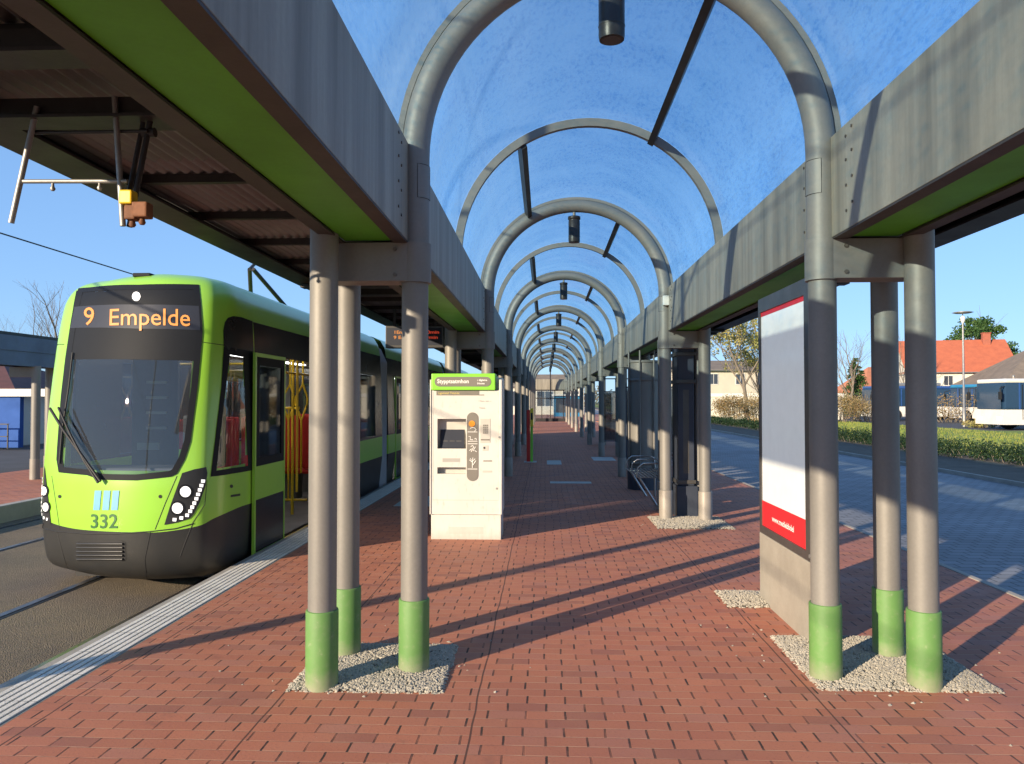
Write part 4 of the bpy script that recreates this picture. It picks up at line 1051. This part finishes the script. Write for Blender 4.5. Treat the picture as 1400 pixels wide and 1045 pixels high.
m = MB(); m.box(-1.925 - o3.x, -1.865 - o3.x, -.03, .03, 2.49 - o3.z, 2.555 - o3.z, .008); m.build('yellow_insulator', M['yellow'], hf)
rust = worn('rust_brown', (.20, .075, .03), (.12, .05, .025), .7, .1, 15)
for bx in ((-1.865, -1.795, 2.43, 2.50), (-1.90, -1.85, 2.42, 2.485)):
    m = MB(); m.box(bx[0] - o3.x, bx[1] - o3.x, -.03, .035, bx[2] - o3.z, bx[3] - o3.z, .008); m.lathe([(.01, -.03), (.016, -.02), (.01, 0)], ((bx[0] + bx[1]) / 2 - o3.x, 0, bx[2] - o3.z), 10); m.build('rusty_clamp', rust, hf)

# ------------------------------------------------------------------ benches, cabinets, pole
def bench(name, loc, side, label):
    b = empty(name, loc); tag(b, label, 'bench', 'wire mesh benches')
    m = MB(); L = 1.5
    for k in range(9): m.tube([(side * -.24 + side * .06 * k - side * .0, -L / 2, .45), (side * -.24 + side * .06 * k, L / 2, .45)], .006, 5)
    for k in range(16): m.tube([(-.25, -L / 2 + L * k / 15, .447), (.25, -L / 2 + L * k / 15, .447)], .0045, 5)
    m.build('seat', M['wire'], b)
    m = MB(); xb = side * .25
    for k in range(7): m.tube([(xb + side * .012 * k, -L / 2, .47 + k * .055), (xb + side * .012 * k, L / 2, .47 + k * .055)], .005, 5)
    m.build('backrest', M['wire'], b)
    for yy in (-L / 2, 0, L / 2):
        m = MB(); m.tube([(side * .24, yy, .46), (side * .22, yy, .63), (side * .15, yy, .67), (side * -.15, yy, .66), (side * -.23, yy, .60), (side * -.25, yy, .45)], .012, 8); m.build('armrest', M['wire'], b)
    for yy in (-L / 2 + .1, L / 2 - .1):
        m = MB(); m.tube([(side * -.20, yy, .44), (side * .08, yy, -.01)], .018, 8); m.tube([(side * .22, yy, .44), (side * .22, yy, -.01)], .018, 8); m.build('leg', M['wire'], b)
    return b
bench('bench', (1.62, 12.35, 0), 1, 'wire mesh bench beside the curved steel enclosure on the right of the platform')
bench('bench', (-.92, 11.6, 0), -1, 'wire mesh bench in shade just behind the ticket machine')
cab = empty('cabinet', (1.93, 10.75, 0)); tag(cab, 'dark blue upright cabinet between the second pair of right-hand columns', 'cabinet')
m = MB(); m.box(-.13, .16, -.12, .45, -.02, .43, .01); m.build('base', M['blue_cabinet'], cab)
m = MB(); m.box(-.10, .12, -.08, .40, .431, 2.42, .01); m.build('body', M['blue_cabinet'], cab)
for z in (2.22, 1.84, .46):
    m = MB(); m.box(-.12, .14, -.10, .42, z, z + .05, .004); m.build('band', M['frame_grey'], cab)
m = MB(); m.box(-.03, .05, -.081, -.0795, .6, 1.75); m.build('door', M['frame_grey'], cab)
sl = empty('screen_post', (1.70, 10.95, 0)); tag(sl, 'tall narrow beige slab standing directly beside the second right-hand column', 'post')
m = MB(); m.box(-.04, .04, -.1, .55, -.02, .42, .008); m.build('foot', M['plinth'], sl)
m = MB(); m.box(-.03, .03, -.08, .03, .421, 2.5, .004); m.box(-.03, .03, .47, .53, .421, 2.5, .004); m.build('upright', M['steel'], sl)
m = MB(); m.box(-.008, .008, .031, .469, .5, 2.4); m.build('pane', M['frame_grey'], sl)
en = empty('round_enclosure', (1.80, 14.1, 0)); tag(en, 'round taupe steel enclosure with ring bands behind the bench on the right', 'enclosure')
m = MB(); m.lathe([(.30, -.02), (.30, .38)], n=36); m.build('base', M['blue_cabinet'], en)
m = MB(); m.lathe([(.27, .381), (.27, 2.32)], n=40); m.build('drum', M['steel'], en)
for z in (1.95, 2.28, .45):
    m = MB(); m.lathe([(.272, z), (.288, z + .005), (.288, z + .045), (.272, z + .05)], n=40, caps=False); m.build('ring_band', M['steel'], en)
for a in (200, 250, 300):
    m = MB(); m.tube([(.30 * cos(radians(a)), .30 * sin(radians(a)), .38), (.30 * cos(radians(a)), .30 * sin(radians(a)), 2.5)], .016, 8); m.build('upright', M['steel'], en)
sp = empty('ticket_validator', (-.36, 20.2, 0)); tag(sp, 'slim post, red on its left half, lime green with yellow head on its right', 'validator')
m = MB(); m.box(-.12, -.03, -.05, .05, -.01, 1.36, .01); m.build('red_post', plain('validator_red', (.62, .02, .015), .4), sp)
m = MB(); m.box(-.022, .045, -.05, .05, -.01, .92, .01); m.build('green_post', M['machine_green'], sp)
m = MB(); m.box(-.025, .055, -.06, .06, .921, 1.40, .012); m.build('yellow_head', plain('validator_yellow', (.9, .66, .03), .4), sp)
m = MB(); m.box(-.012, .04, -.064, -.0605, 1.1, 1.28); m.build('reader_screen', M['screen'], sp)
for (x0, x1, y0, lab) in ((1.95, 3.1, 18.6, 'glazed wind screen with dark steel frame on the right of the platform'), (1.95, 3.1, 27.5, 'farther glazed wind screen on the right, small beyond the near one')):
    g_ = empty('wind_screen', (x0, y0, 0)); tag(g_, lab, 'wind screen', 'glazed wind screens')
    W = x1 - x0
    m = MB()
    for a in (0, W / 2, W): m.box(a - .025, a + .025, -.025, .025, -.01, 2.4)
    for z in (.15, 1.9, 2.36): m.box(.026, W / 2 - .026, -.02, .02, z, z + .04); m.box(W / 2 + .026, W - .026, -.02, .02, z, z + .04)
    m.build('frame', M['blue_cabinet'], g_)
    for a in (.03, W / 2 + .03):
        m = MB(); m.box(a, a + W / 2 - .06, -.005, .005, .2, 1.895); m.build('pane', M['win_glass'], g_)
m = MB(); m.box(-.04, .04, -.04, .03, -.06, .07, .008); jb = m.build('junction_box', M['white_paint'], None, (XR - .005, Y1 + BAY - .115, 2.93)); tag(jb, 'small white box fixed to the second right-hand arch tube', 'junction box')

# ------------------------------------------------------------------ glazed end wall
ew = empty('end_wall', (CX, 59.2, 0)); tag(ew, 'glazed end wall with dark steel frames closing the far end of the canopy', 'glazed wall')
m = MB()
for x in (-1.32, -.66, .0, .34, 1.0, 1.32): m.box(x - .03, x + .03, -.04, .04, 0, 2.42)
m.box(-1.35, 1.35, -.04, .04, 2.35, 2.45); m.box(-1.35, 1.35, -.045, .045, 1.75, 1.82); m.box(-1.35, 1.35, -.05, .05, -.3, .25); m.box(-.045, .045, -.05, .05, 2.45, 4.3)
m.build('frame', M['dark_steel'], ew)
m = MB(); m.box(-1.3, 1.3, -.006, .006, .26, 2.34); m.build('pane', M['clear_glass'], ew)
m = MB(); m.box(-1.2, -.046, -.02, .02, 2.452, 3.25); m.box(.046, 1.2, -.02, .02, 2.452, 3.25); m.build('spandrel_panel', M['steel_beam'], ew)
struct('forecourt', MB().box(-8, 9.4, 61.01, 90, -.34, -.015), M['brick'])

#@@PART3

# ------------------------------------------------------------------ trees, bushes, hedge
def limb(m, p, d, r, L, lev, rr, ends, spread, up, nsub):
    pts = [p]; q = p.copy(); dd = d.copy(); n = 4 if lev < 3 else 2
    for i in range(n):
        dd = (dd + Vector((rr.uniform(-1, 1), rr.uniform(-1, 1), rr.uniform(-.5, 1) * up)) * .16).normalized(); q = q + dd * (L / n); pts.append(q.copy())
    m.tube(pts, [r * (1 - .45 * i / n) for i in range(n + 1)], 7 if lev == 0 else 5 if lev < 3 else 3, cap=False)
    if lev >= nsub: ends.append(q); return
    k = rr.choice((3, 4)) if lev < 2 else rr.choice((2, 3, 3))
    for j in range(k):
        t = 1 if j == 0 else rr.uniform(.35, .95); base = pts[0].lerp(pts[-1], t) if t < 1 else q
        if t < 1: i = int(t * n); base = pts[i].lerp(pts[i + 1], t * n - i)
        a = rr.uniform(0, 2 * pi); side = Vector((cos(a), sin(a), rr.uniform(0, .5)))
        nd = (dd + side * (spread * (.35 if j == 0 else 1))).normalized()
        limb(m, base, nd, r * (.62 if j == 0 else .45), L * rr.uniform(.62, .85), lev + 1, rr, ends, spread, up, nsub)
def leaves(verts, faces, c, n, rad, size, rr, squash=1.):
    for _ in range(n):
        v = Vector((rr.gauss(0, 1), rr.gauss(0, 1), rr.gauss(0, 1))).normalized() * (rad * rr.random() ** .45); v.z *= squash
        a = Vector((rr.uniform(-1, 1), rr.uniform(-1, 1), rr.uniform(-1, 1))).normalized(); b = a.orthogonal().normalized()
        s = size * rr.uniform(.6, 1.3); p = c + v; k = len(verts); e = a.cross(b)
        verts += [tuple(p + b * s), tuple(p + e * s * .6), tuple(p - b * s), tuple(p - e * s * .6)]; faces.append((k, k + 1, k + 2, k + 3))
def bare_tree(x, y, h, label, seed, z0=-.1, spread=.75, nsub=5, leaf=None, group='bare trees in the distance', r=None):
    rr = random.Random(seed); t = empty('bare_tree', (x, y, z0)); tag(t, label, 'tree', group)
    m = MB(); ends = []; limb(m, Vector((0, 0, 0)), Vector((0, 0, 1)), r or h * .02, h * .34, 0, rr, ends, spread, .6, nsub)
    m.build('trunk', M['bark'], t)
    if leaf:
        vs, fs = [], []
        for e in ends:
            if rr.random() < leaf[2]: leaves(vs, fs, e, leaf[1], h * .045, h * .011, rr)
        bulk('crown', vs, fs, M[leaf[0]], t)
    return t
def bush(x, y, w_, d_, h, mat, label, seed, n=2600, size=.05, group='autumn bushes beyond the road', z0=-.06):
    rr = random.Random(seed); t = empty('bush', (x, y, z0)); tag(t, label, 'bush', group)
    m = MB()
    cl = [(rr.uniform(-.5, .5) * w_, rr.uniform(-.5, .5) * d_, rr.uniform(.3, .9) * h, rr.uniform(.18, .34) * h) for _ in range(int(14 + w_ * 4))]
    for cx, cy, cz, r_ in cl:
        m.tube([(cx * .6, cy * .6, 0), (cx * .9, cy * .9, cz * .5), (cx, cy, cz + r_ * .7)], [.03, .018, .006], 4, cap=False)
    m.build('stem', M['bark'], t)
    vs, fs = [], []
    for cx, cy, cz, r_ in cl: leaves(vs, fs, Vector((cx, cy, max(cz - .1, r_ * .7))), n // len(cl), r_ * 1.3, size, rr, .85)
    bulk('foliage', vs, fs, M[mat], t)
    return t
def conifer(x, y, h, w_, label, seed, mat='pine_leaf'):
    rr = random.Random(seed); t = empty('conifer', (x, y, -.1)); tag(t, label, 'tree', 'conifers in the distance')
    m = MB(); m.tube([(0, 0, 0), (0, 0, h * .5), (.05, 0, h * .95)], [h * .022, h * .014, h * .003], 7); m.build('trunk', M['bark'], t)
    vs, fs = [], []
    for i in range(26):
        f = i / 26; z = h * (.12 + .86 * f); R_ = w_ * (1 - f) ** .8 + .1
        for k in range(7):
            a = rr.uniform(0, 6.28)
            for q in (.35, .7, 1): leaves(vs, fs, Vector((cos(a) * R_ * q, sin(a) * R_ * q, z - R_ * .25 * q)), 14, R_ * .22 + .1, h * .014, rr, .5)
    bulk('crown', vs, fs, M[mat], t); return t
def broad_pine(x, y, h, label, seed):
    rr = random.Random(seed); t = empty('pine_tree', (x, y, -.1)); tag(t, label, 'tree', 'conifers in the distance')
    m = MB(); ends = []; m.tube([(0, 0, 0), (.2, 0, h * .35), (0, 0, h * .7)], [.45, .33, .2], 8, cap=False)
    vs, fs = [], []
    for i in range(60):
        a = rr.uniform(0, 6.28); q = rr.random() ** .6; zz = h * (.55 + .40 * (1 - q ** 2) * rr.uniform(.75, 1.05)) - q * h * .06
        c = Vector((cos(a) * q * h * .40, sin(a) * q * h * .40, zz))
        m.tube([(0, 0, h * .45), (c.x * .5, c.y * .5, c.z * .85), c], [.10, .06, .02], 4, cap=False)
        leaves(vs, fs, c, 150, h * .085, h * .013, rr, .55)
    m.build('trunk', M['bark'], t); bulk('crown', vs, fs, M['pine_leaf'], t); return t

# clipped evergreen hedge along the far side of the road
hedge = empty('hedge', (12.2, 36, -.05)); tag(hedge, 'low dark green evergreen hedge along the far side of the road', 'hedge')
rr = random.Random(5); m = MB(); vs, fs = [], []
yy = 11.0
while yy < 62:
    near = yy < 34; st = .42 if near else .8
    for dx in (-.35, 0, .35):
        c = Vector((dx + rr.uniform(-.1, .1) + .08 * sin(yy * .7), yy - 36 + rr.uniform(-.15, .15), .25 + rr.uniform(-.05, .06)))
        leaves(vs, fs, c, 150 if near else 90,   .30 + rr.uniform(-.04, .06), .03 if near else .05, rr, .95)
        if near or dx == 0: m.tube([(c.x * .6, c.y, -.05), (c.x, c.y, .25)], [.012, .005], 4, cap=False)
    yy += st
m.build('stem', M['bark'], hedge)['kind'] = 'stuff'; bulk('foliage', vs, fs, M['hedge_leaf'], hedge)
# tufts of grass on the lawn
gr_ = random.Random(9); vs, fs = [], []
for _ in range(26000):
    y = 14 + 50 * gr_.random() ** 1.3; x = 12.7 + gr_.random() * 11
    a = gr_.uniform(0, 6.28); hgt = gr_.uniform(.04, .13); wv = .012 + y * .0004; k = len(vs)
    vs += [(x, y, -.06), (x + cos(a) * wv, y + sin(a) * wv, -.06), (x + gr_.uniform(-.05, .05), y + gr_.uniform(-.05, .05), -.06 + hgt)]; fs.append((k, k + 1, k + 2))
M['blade'] = leafmat('grass_blade', (.24, .30, .04), (.16, .24, .03), (.36, .34, .08))
o = bulk('grass', vs, fs, M['blade']); tag(o, 'short green grass between the hedge and the parked buses', 'grass', kind='stuff')

bush(13.9, 57, 2.6, 2.0, 1.9, 'autumn_leaf', 'brown and gold bush left of the poster, above the hedge end', 21, 5200)
bush(16.6, 60, 3.0, 2.0, 2.1, 'autumn_leaf', 'reddish brown bush just left of the poster stand behind the road', 22, 5200)
bush(13.5, 48, 1.4, 1.2, .75, 'autumn_leaf', 'low orange brown shrub beside the hedge left of the poster', 23, 1500)
bush(22.4, 60, 4.2, 2.2, 2.2, 'autumn_leaf', 'gold brown bush in the gap right of the first near right column', 24, 6500)
bush(26.2, 63, 3.4, 2.0, 2.0, 'autumn_leaf', 'dry brown bush in front of the dark blue bus end', 25, 4600)
bush(31.5, 61, 3.2, 1.4, 2.2, 'autumn_leaf', 'sparse brown shrub in front of the teal-topped bus', 26, 1500, .06)
bush(34.6, 60, 2.2, 1.2, 1.2, 'spring_leaf', 'low yellow green shrub left of the nearest white bus', 27, 1800)
bush(27.8, 49, 3.0, .8, .7, 'spring_leaf', 'low yellow green grass clump at the foot of the tall street lamp', 28, 1800)
bare_tree(17.2, 66, 10.5, 'half bare tree with yellow green leaves left of the poster stand', 31, leaf=('spring_leaf', 22, .75), group='leafing trees beyond the road')
bare_tree(19.5, 70, 8.5, 'small half bare tree in front of the pale apartment house', 39, leaf=('spring_leaf', 26, .8), group='leafing trees beyond the road')
bare_tree(21.5, 74, 13, 'tall bare tree reaching up beside the left edge of the poster', 32)
bare_tree(15.2, 80, 9, 'bare pale tree farthest left in the gap beside the poster', 33)
bare_tree(39, 100, 11.5, 'faint bare tree behind the small dark green conifer', 34)
bare_tree(44.5, 96, 11, 'bare reddish tree seen between the two outer right columns', 35)
bare_tree(72, 128, 14, 'bare twiggy tree behind the pine above the brown roof', 36, spread=.6)
bare_tree(-26.5, 40, 8.0, 'leafless tree above the opposite canopy at the far left', 37, -.1, .8, 6)
bare_tree(-34, 52, 8.0, 'second leafless tree at the left edge behind the brown roof', 38, -.1, .8, 5)
conifer(40.5, 102, 7.6, 2.0, 'small pointed dark green conifer right of the first near right column', 41)
broad_pine(68.5, 125, 15.5, 'broad dark green pine rising behind the orange-roofed house', 42)
# distant tree line that closes the horizon
rr = random.Random(77); vs, fs = [], []
for i in range(190):
    a = -1.15 + 2.3 * i / 190; D_ = 210 + rr.uniform(-14, 24); x, y = sin(a) * D_, cos(a) * D_
    hh = rr.uniform(2.2, 5.2)
    for k in range(3): leaves(vs, fs, Vector((x + rr.uniform(-3, 3), y, hh * (.3 + .3 * k))), 60, 2.6, .42, rr, .8)
M['far_leaf'] = leafmat('distant_twigs', (.17, .16, .12), (.10, .12, .08), (.20, .17, .13))
o = bulk('tree_line', vs, fs, M['far_leaf']); tag(o, 'low brown-green line of far-off trees along the horizon', 'woodland', kind='stuff')

# ------------------------------------------------------------------ houses
def house(name, loc, rz, L, W, eave, ridge, roofm, wallm, label, hip=0., chimneys=(), wins=True, cat='house', over=.4, pw=(1., 1.2)):
    h = empty(name, loc, rz); tag(h, label, cat)
    m = MB(); m.box(-L / 2, L / 2, -W / 2, W / 2, 0, eave)
    if hip == 0: m.prism([(-W / 2, eave + .002), (W / 2, eave + .002), (0, ridge - .08)], 'x', -L / 2, L / 2)
    m.build('wall', wallm, h)
    m = MB(); o_ = over; zt = .16; s = (ridge - eave) / (W / 2); ze = eave - o_ * s
    A = [(-L / 2 - o_, -W / 2 - o_, ze), (L / 2 + o_, -W / 2 - o_, ze), (L / 2 + o_, W / 2 + o_, ze), (-L / 2 - o_, W / 2 + o_, ze)]
    r0, r1 = (-L / 2 - o_ + hip, 0, ridge), (L / 2 + o_ - hip, 0, ridge)
    V_ = A + [r0, r1]; F_ = [(0, 1, 5, 4), (2, 3, 4, 5), (1, 2, 5), (3, 0, 4)] if hip else [(0, 1, 5, 4), (2, 3, 4, 5)]
    n = len(V_); V2 = V_ + [(a, b, c + zt) for a, b, c in V_]
    m.add(V2, F_ + [tuple(i + n for i in f) for f in F_] + [(0, 1, 1 + n, n), (1, 2, 2 + n, 1 + n), (2, 3, 3 + n, 2 + n), (3, 0, n, 3 + n)])
    rf = m.build('roof', roofm, h)
    m = MB(); m.tube([(-L / 2 - o_, -W / 2 - o_ - .06, ze + .05), (L / 2 + o_, -W / 2 - o_ - .06, ze + .05)], .07, 6); m.build('gutter', M['galv'], rf)
    for cx, cy in chimneys:
        m = MB(); m.box(cx - .45, cx + .45, cy - .35, cy + .35, ridge - abs(cy) * s - 1.2, ridge + .9); m.box(cx - .52, cx + .52, cy - .42, cy + .42, ridge + .9, ridge + 1.02); m.build('chimney', M['brick_wall_red'], rf)
    if wins:
        for fl in range(max(1, int(eave // 2.7))):
            n = max(1, int(L // 2.6))
            for i in range(n):
                wx = -L / 2 + (i + .5) * L / n; wz = 1.0 + fl * 2.7
                for sy in (-1, 1):
                    m = MB(); y0 = sy * (W / 2 + .02); m.box(wx - pw[0] / 2 - .07, wx + pw[0] / 2 + .07, y0 - .03, y0 + .03, wz - .07, wz + pw[1] + .07); wdw = m.build('window', M['white_paint'], h)
                    m = MB()
                    for s2 in (-1, 1): m.box(wx + s2 * .03, wx + s2 * pw[0] / 2, y0 + sy * .031, y0 + sy * .04, wz, wz + pw[1])
                    m.build('pane', M['pane'], wdw)
    return h
house('house', (54.6, 106, -.1), radians(-12), 12.5, 10, 5.6, 9.7, M['orange_tile'], M['render_white'], 'white house with bright orange tiled roof and brick chimney behind the buses', 0, ((4.2, -.6),))
house('house', (59.5, 92, -.1), radians(-8), 17, 15, 3.6, 7.9, M['old_tile'], M['render_yellow'], 'low house with weathered grey brown hipped roof behind the nearest bus', 6.5)
house('house', (50.5, 118, -.1), radians(8), 10, 9, 3.2, 6.6, M['pale_tile'], M['render_white'], 'small house with pale orange hipped roof seen right of the conifer', 3.5)
house('apartment_building', (21.5, 98, -.1), radians(5), 13, 9, 5.4, 6.6, M['old_tile'], M['render_yellow'], 'pale yellow apartment house behind the trees left of the poster', 0)
house('kiosk_building', (-27.5, 31, -.1), radians(0), 15, 6, 2.15, 3.25, M['dark_tile'], M['render_white'], 'low building with dark red hipped roof and white eaves at the far left', 3.0, (), False, 'building')
kb = empty('blue_hoarding', (-20.3, 26.2, -.05)); tag(kb, 'bright blue panelled wall with dark doorway under the brown roof at far left', 'wall')
m = MB(); m.box(-1.6, 1.9, 0, .2, 0, 1.79, .01); m.build('panel', M['blue_wall'], kb)
for a in (-1.6, -.4, .8):
    m = MB(); m.box(a, a + .04, -.012, -.001, 0, 1.78); m.build('batten', M['bus_blue'], kb)
m = MB(); m.box(-.05, .35, -.02, -.002, .15, 1.35); m.build('door', M['frame_grey'], kb)
m = MB(); m.box(-3.2, 3.2, -.12, .35, 1.80, 2.06); m.build('eaves', M['white_paint'], kb)
m = MB()
for k in range(9): m.box(-1.4 + k * .4, -1.37 + k * .4, -.5, -.47, 0, .85)
m.box(-1.4, 1.85, -.5, -.47, .82, .86); m.box(-1.4, 1.85, -.5, -.47, .4, .43); m.build('railing', M['dark_steel'], kb)
wl = empty('low_wall', (15, 68.5, -.06)); tag(wl, 'long low cream wall behind the brown bushes, left and right of the poster', 'wall')
m = MB(); m.box(-9, 11, -.12, .12, 0, 2.0); m.build('panel', M['render_white'], wl); m = MB(); m.box(-9.1, 11.1, -.22, .22, 2.0, 2.3); m.build('coping', M['white_paint'], wl)
# things behind the glazed end wall
house('shop_building', (-1.5, 92, -.02), 0, 12, 6, 3.4, 4.6, M['old_tile'], M['render_white'], 'pale building seen through the glazed far end of the canopy', 0, (), True, 'building', pw=(1.8, 1.7))
kk = empty('blue_shelter', (2.3, 78, -.01)); tag(kk, 'light blue shelter seen through the far glazed doors', 'shelter')
m = MB(); m.box(-1.4, 1.4, 0, 1.2, 0, 2.1, .02); m.build('wall', M['bus_teal'], kk); m = MB(); m.box(-1.6, 1.6, -.3, 1.5, 2.1, 2.25, .02); m.build('roof', M['white_paint'], kk)
m = MB(); m.box(-1.2, -.1, -.012, -.001, .4, 1.8); m.box(.1, 1.2, -.012, -.001, .4, 1.8); m.build('window', M['pane'], kk)

# ------------------------------------------------------------------ buses
def bus(loc, rz, L, topm, lowm, label, white_roof=True):
    b = empty('bus', loc, rz); tag(b, label, 'bus', 'buses parked beyond the lawn'); W, H = 2.5, 2.95
    # x along length (front at -x), y across, near side -y
    def hull(z0, z1, x0, x1, name, mat, bv=.12, y0=-W / 2, y1=W / 2):
        m = MB(); m.box(x0, x1, y0, y1, z0, z1, bv); return m.build(name, mat, b)
    bm = bmesh.new(); 
    m = MB(); wx = (1.9 + .0, L - 3.2); Rw = .55
    # lower body with wheel arches cut out of its outline
    P_ = [(0, .32), (0, 1.18), (L, 1.18), (L, .32)]
    for cxw in wx[::-1]:
        P_ += [(cxw + Rw * cos(a), .32 + Rw * sin(a) * 1.15) for a in [pi * i / 10 for i in range(11)]]
    m.prism([(p[0], p[1]) for p in P_], 'y', -W / 2, W / 2); lb = m.build('lower_body', lowm, b); bm.free()
    hull(1.18, 2.72, .06, L - .04, 'window_band', M['bus_glass'], .10, -W / 2 + .02, W / 2 - .02)
    hull(2.70, H, .10, L - .06, 'roof', topm, .10)
    n = int(L // 1.55)
    for i in range(n + 1):
        x = .95 + i * (L - 1.6) / n
        m = MB()
        for sy in (-1, 1): m.box(x - .045, x + .045, sy * (W / 2 - .025), sy * (W / 2 - .005), 1.2, 2.7)
        m.build('pillar', topm if not white_roof else M['bus_blue'], b)
    m = MB()
    m.box(2.8, 2.84, -W / 2 - .004, -W / 2 + .004, .35, 2.6); m.box(1.1, 1.14, -W / 2 - .004, -W / 2 + .004, .6, 2.6); m.build('door_seam', M['rubber'], b)
    for cxw in wx:
        for sy in (-1, 1):
            m = MB(); m.tube([(cxw, sy * (W / 2 - .36), .48), (cxw, sy * (W / 2 - .06), .48)], .48, 24); wh = m.build('wheel', M['rubber'], b)
            m = MB(); m.tube([(cxw, sy * (W / 2 - .062), .48), (cxw, sy * (W / 2 - .035), .48)], .28, 20); m.build('rim', M['galv'], wh)
    m = MB(); m.box(-.02, .0, -1.05, 1.05, 1.2, 2.55, .01); m.build('windscreen', M['bus_glass'], b)
    for sy in (-1, 1):
        m = MB(); m.tube([(.1, sy * 1.2, 2.5), (-.3, sy * 1.4, 2.4), (-.3, sy * 1.4, 2.2)], .03, 6); m.box(-.36, -.24, sy * 1.4 - .1, sy * 1.4 + .1, 1.75, 2.2, .03); m.build('mirror', M['rubber'], b)
        m = MB(); m.box(-.015, .02, sy * .85 - .2, sy * .85 + .2, .55, .75, .02); m.build('headlight', M['head_glass'], b)
    m = MB(); m.box(L * .3, L * .6, -.8, .8, H, H + .28, .08); m.build('roof_unit', M['galv'], b)
    return b
bus((25.9, 46, -.09), radians(5), 12, M['bus_white'], M['bus_white'], 'nearest white and blue bus, cut by the right edge of the picture')
bus((28.2, 68.5, -.09), radians(2), 10, M['bus_blue'], M['bus_white'], 'dark blue topped white bus standing behind the brown bushes', False)
bus((33.6, 63.3, -.09), radians(-78), 9, M['bus_teal'], M['bus_white'], 'bus with teal blue roof behind the street lamp')
# ------------------------------------------------------------------ street lamps, poles, masts, wires
sl_ = empty('street_lamp', (26.6, 50, -.06)); tag(sl_, 'tall slim street lamp with flat twin head in front of the orange-roofed house', 'street lamp')
m = MB(); m.tube([(0, 0, 0), (0, 0, 1.2), (0, 0, 1.22), (0, 0, 6.9)], [.10, .10, .07, .05], 12); m.build('pole', M['galv'], sl_)
m = MB(); m.lathe([(.05, 6.6), (.13, 6.75), (.13, 6.98), (.05, 7.05)], n=16); m.build('lantern', M['white_paint'], sl_)
m = MB(); m.lathe([(.05, 7.18), (.45, 7.22), (.62, 7.27), (.45, 7.32), (.05, 7.36)], n=20); m.tube([(0, 0, 7.0), (0, 0, 7.25)], .03, 8); m.build('lamp_shade', M['galv'], sl_)
for x, y, h, lab in ((31.5, 72, 4.6, 'thin pale post right of the tall street lamp'), (24.0, 66, 5.2, 'thin pale post just right of the first near right column'), (38.0, 64, 3.6, 'short pale post left of the nearest bus')):
    p_ = empty('post', (x, y, -.06)); tag(p_, lab, 'post'); m = MB(); m.tube([(0, 0, 0), (0, 0, h)], [.09, .07], 8); m.build('shaft', M['concrete'], p_); m = MB(); m.lathe([(.1, h), (.1, h + .08), (.03, h + .14)], n=10); m.build('cap', M['galv'], p_)
ms = empty('catenary_mast', (-5.68, 1.55, -.25)); tag(ms, 'grey catenary mast between the tram tracks', 'mast')
m = MB(); m.tube([(0, 0, 0), (0, 0, 7.2)], [.10, .08], 14); m.build('shaft', M['galv'], ms); m = MB(); m.tube([(-2.2, 0, 5.9), (2.0, 0, 5.9)], .03, 8); m.build('arm', M['galv'], ms)
for x, z, lab in ((-4.1, 5.3, 'contact wire above the platform track'), (-7.34, 3.9, 'contact wire above the far track, left of the tram')):
    m = MB(); m.tube([(x, -10, z), (x, 20, z - .06), (x, 50, z - .02), (x, 130, z)], .011, 5); tag(m.build('contact_wire', M['rubber']), lab, 'wire')

# ------------------------------------------------------------------ canopy of the opposite platform
oc = empty('opposite_canopy', (-10.60, 20, 0)); tag(oc, 'canopy with beam tinted blue for shade, on pairs of columns over the opposite platform at far left', 'canopy')
m = MB()
for x in (.22, -.24): m.box(x, x + .025, -7.2, 38, 2.29, 2.87)
m.box(-.21, .22, -7.2, 38, 2.32, 2.34); m.build('beam', M['shade_blue_steel'], oc); m = MB(); m.box(.246, .262, -7.2, 38, 2.58, 2.87); m.build('fascia', M['shade_blue_steel'], oc)
m = MB(); m.box(-2.6, .2, -7.3, 38, 2.88, 2.94); m.build('roof', M['dark_steel'], oc)
for k in range(7):
    for dx, dy in ((.22, 0), (-.06, .85)):
        m = MB(); m.lathe([(.085, -.02), (.085, 2.31)], (0, 0, 0), 20); c_ = m.build('column', M['steel'], oc, (dx, -4.75 + k * 5.87 + dy, 0))
        m = MB(); m.lathe([(.094, -.02), (.094, .42)], (0, 0, 0), 20, caps=False); m.build('sleeve', M['sleeve_grey'], c_)
    m = MB(); m.box(-.30, .22, -.08, .08, 2.08, 2.285, .01); m.build('bracket', M['steel'], oc, (0, -4.75 + k * 5.87, 0))
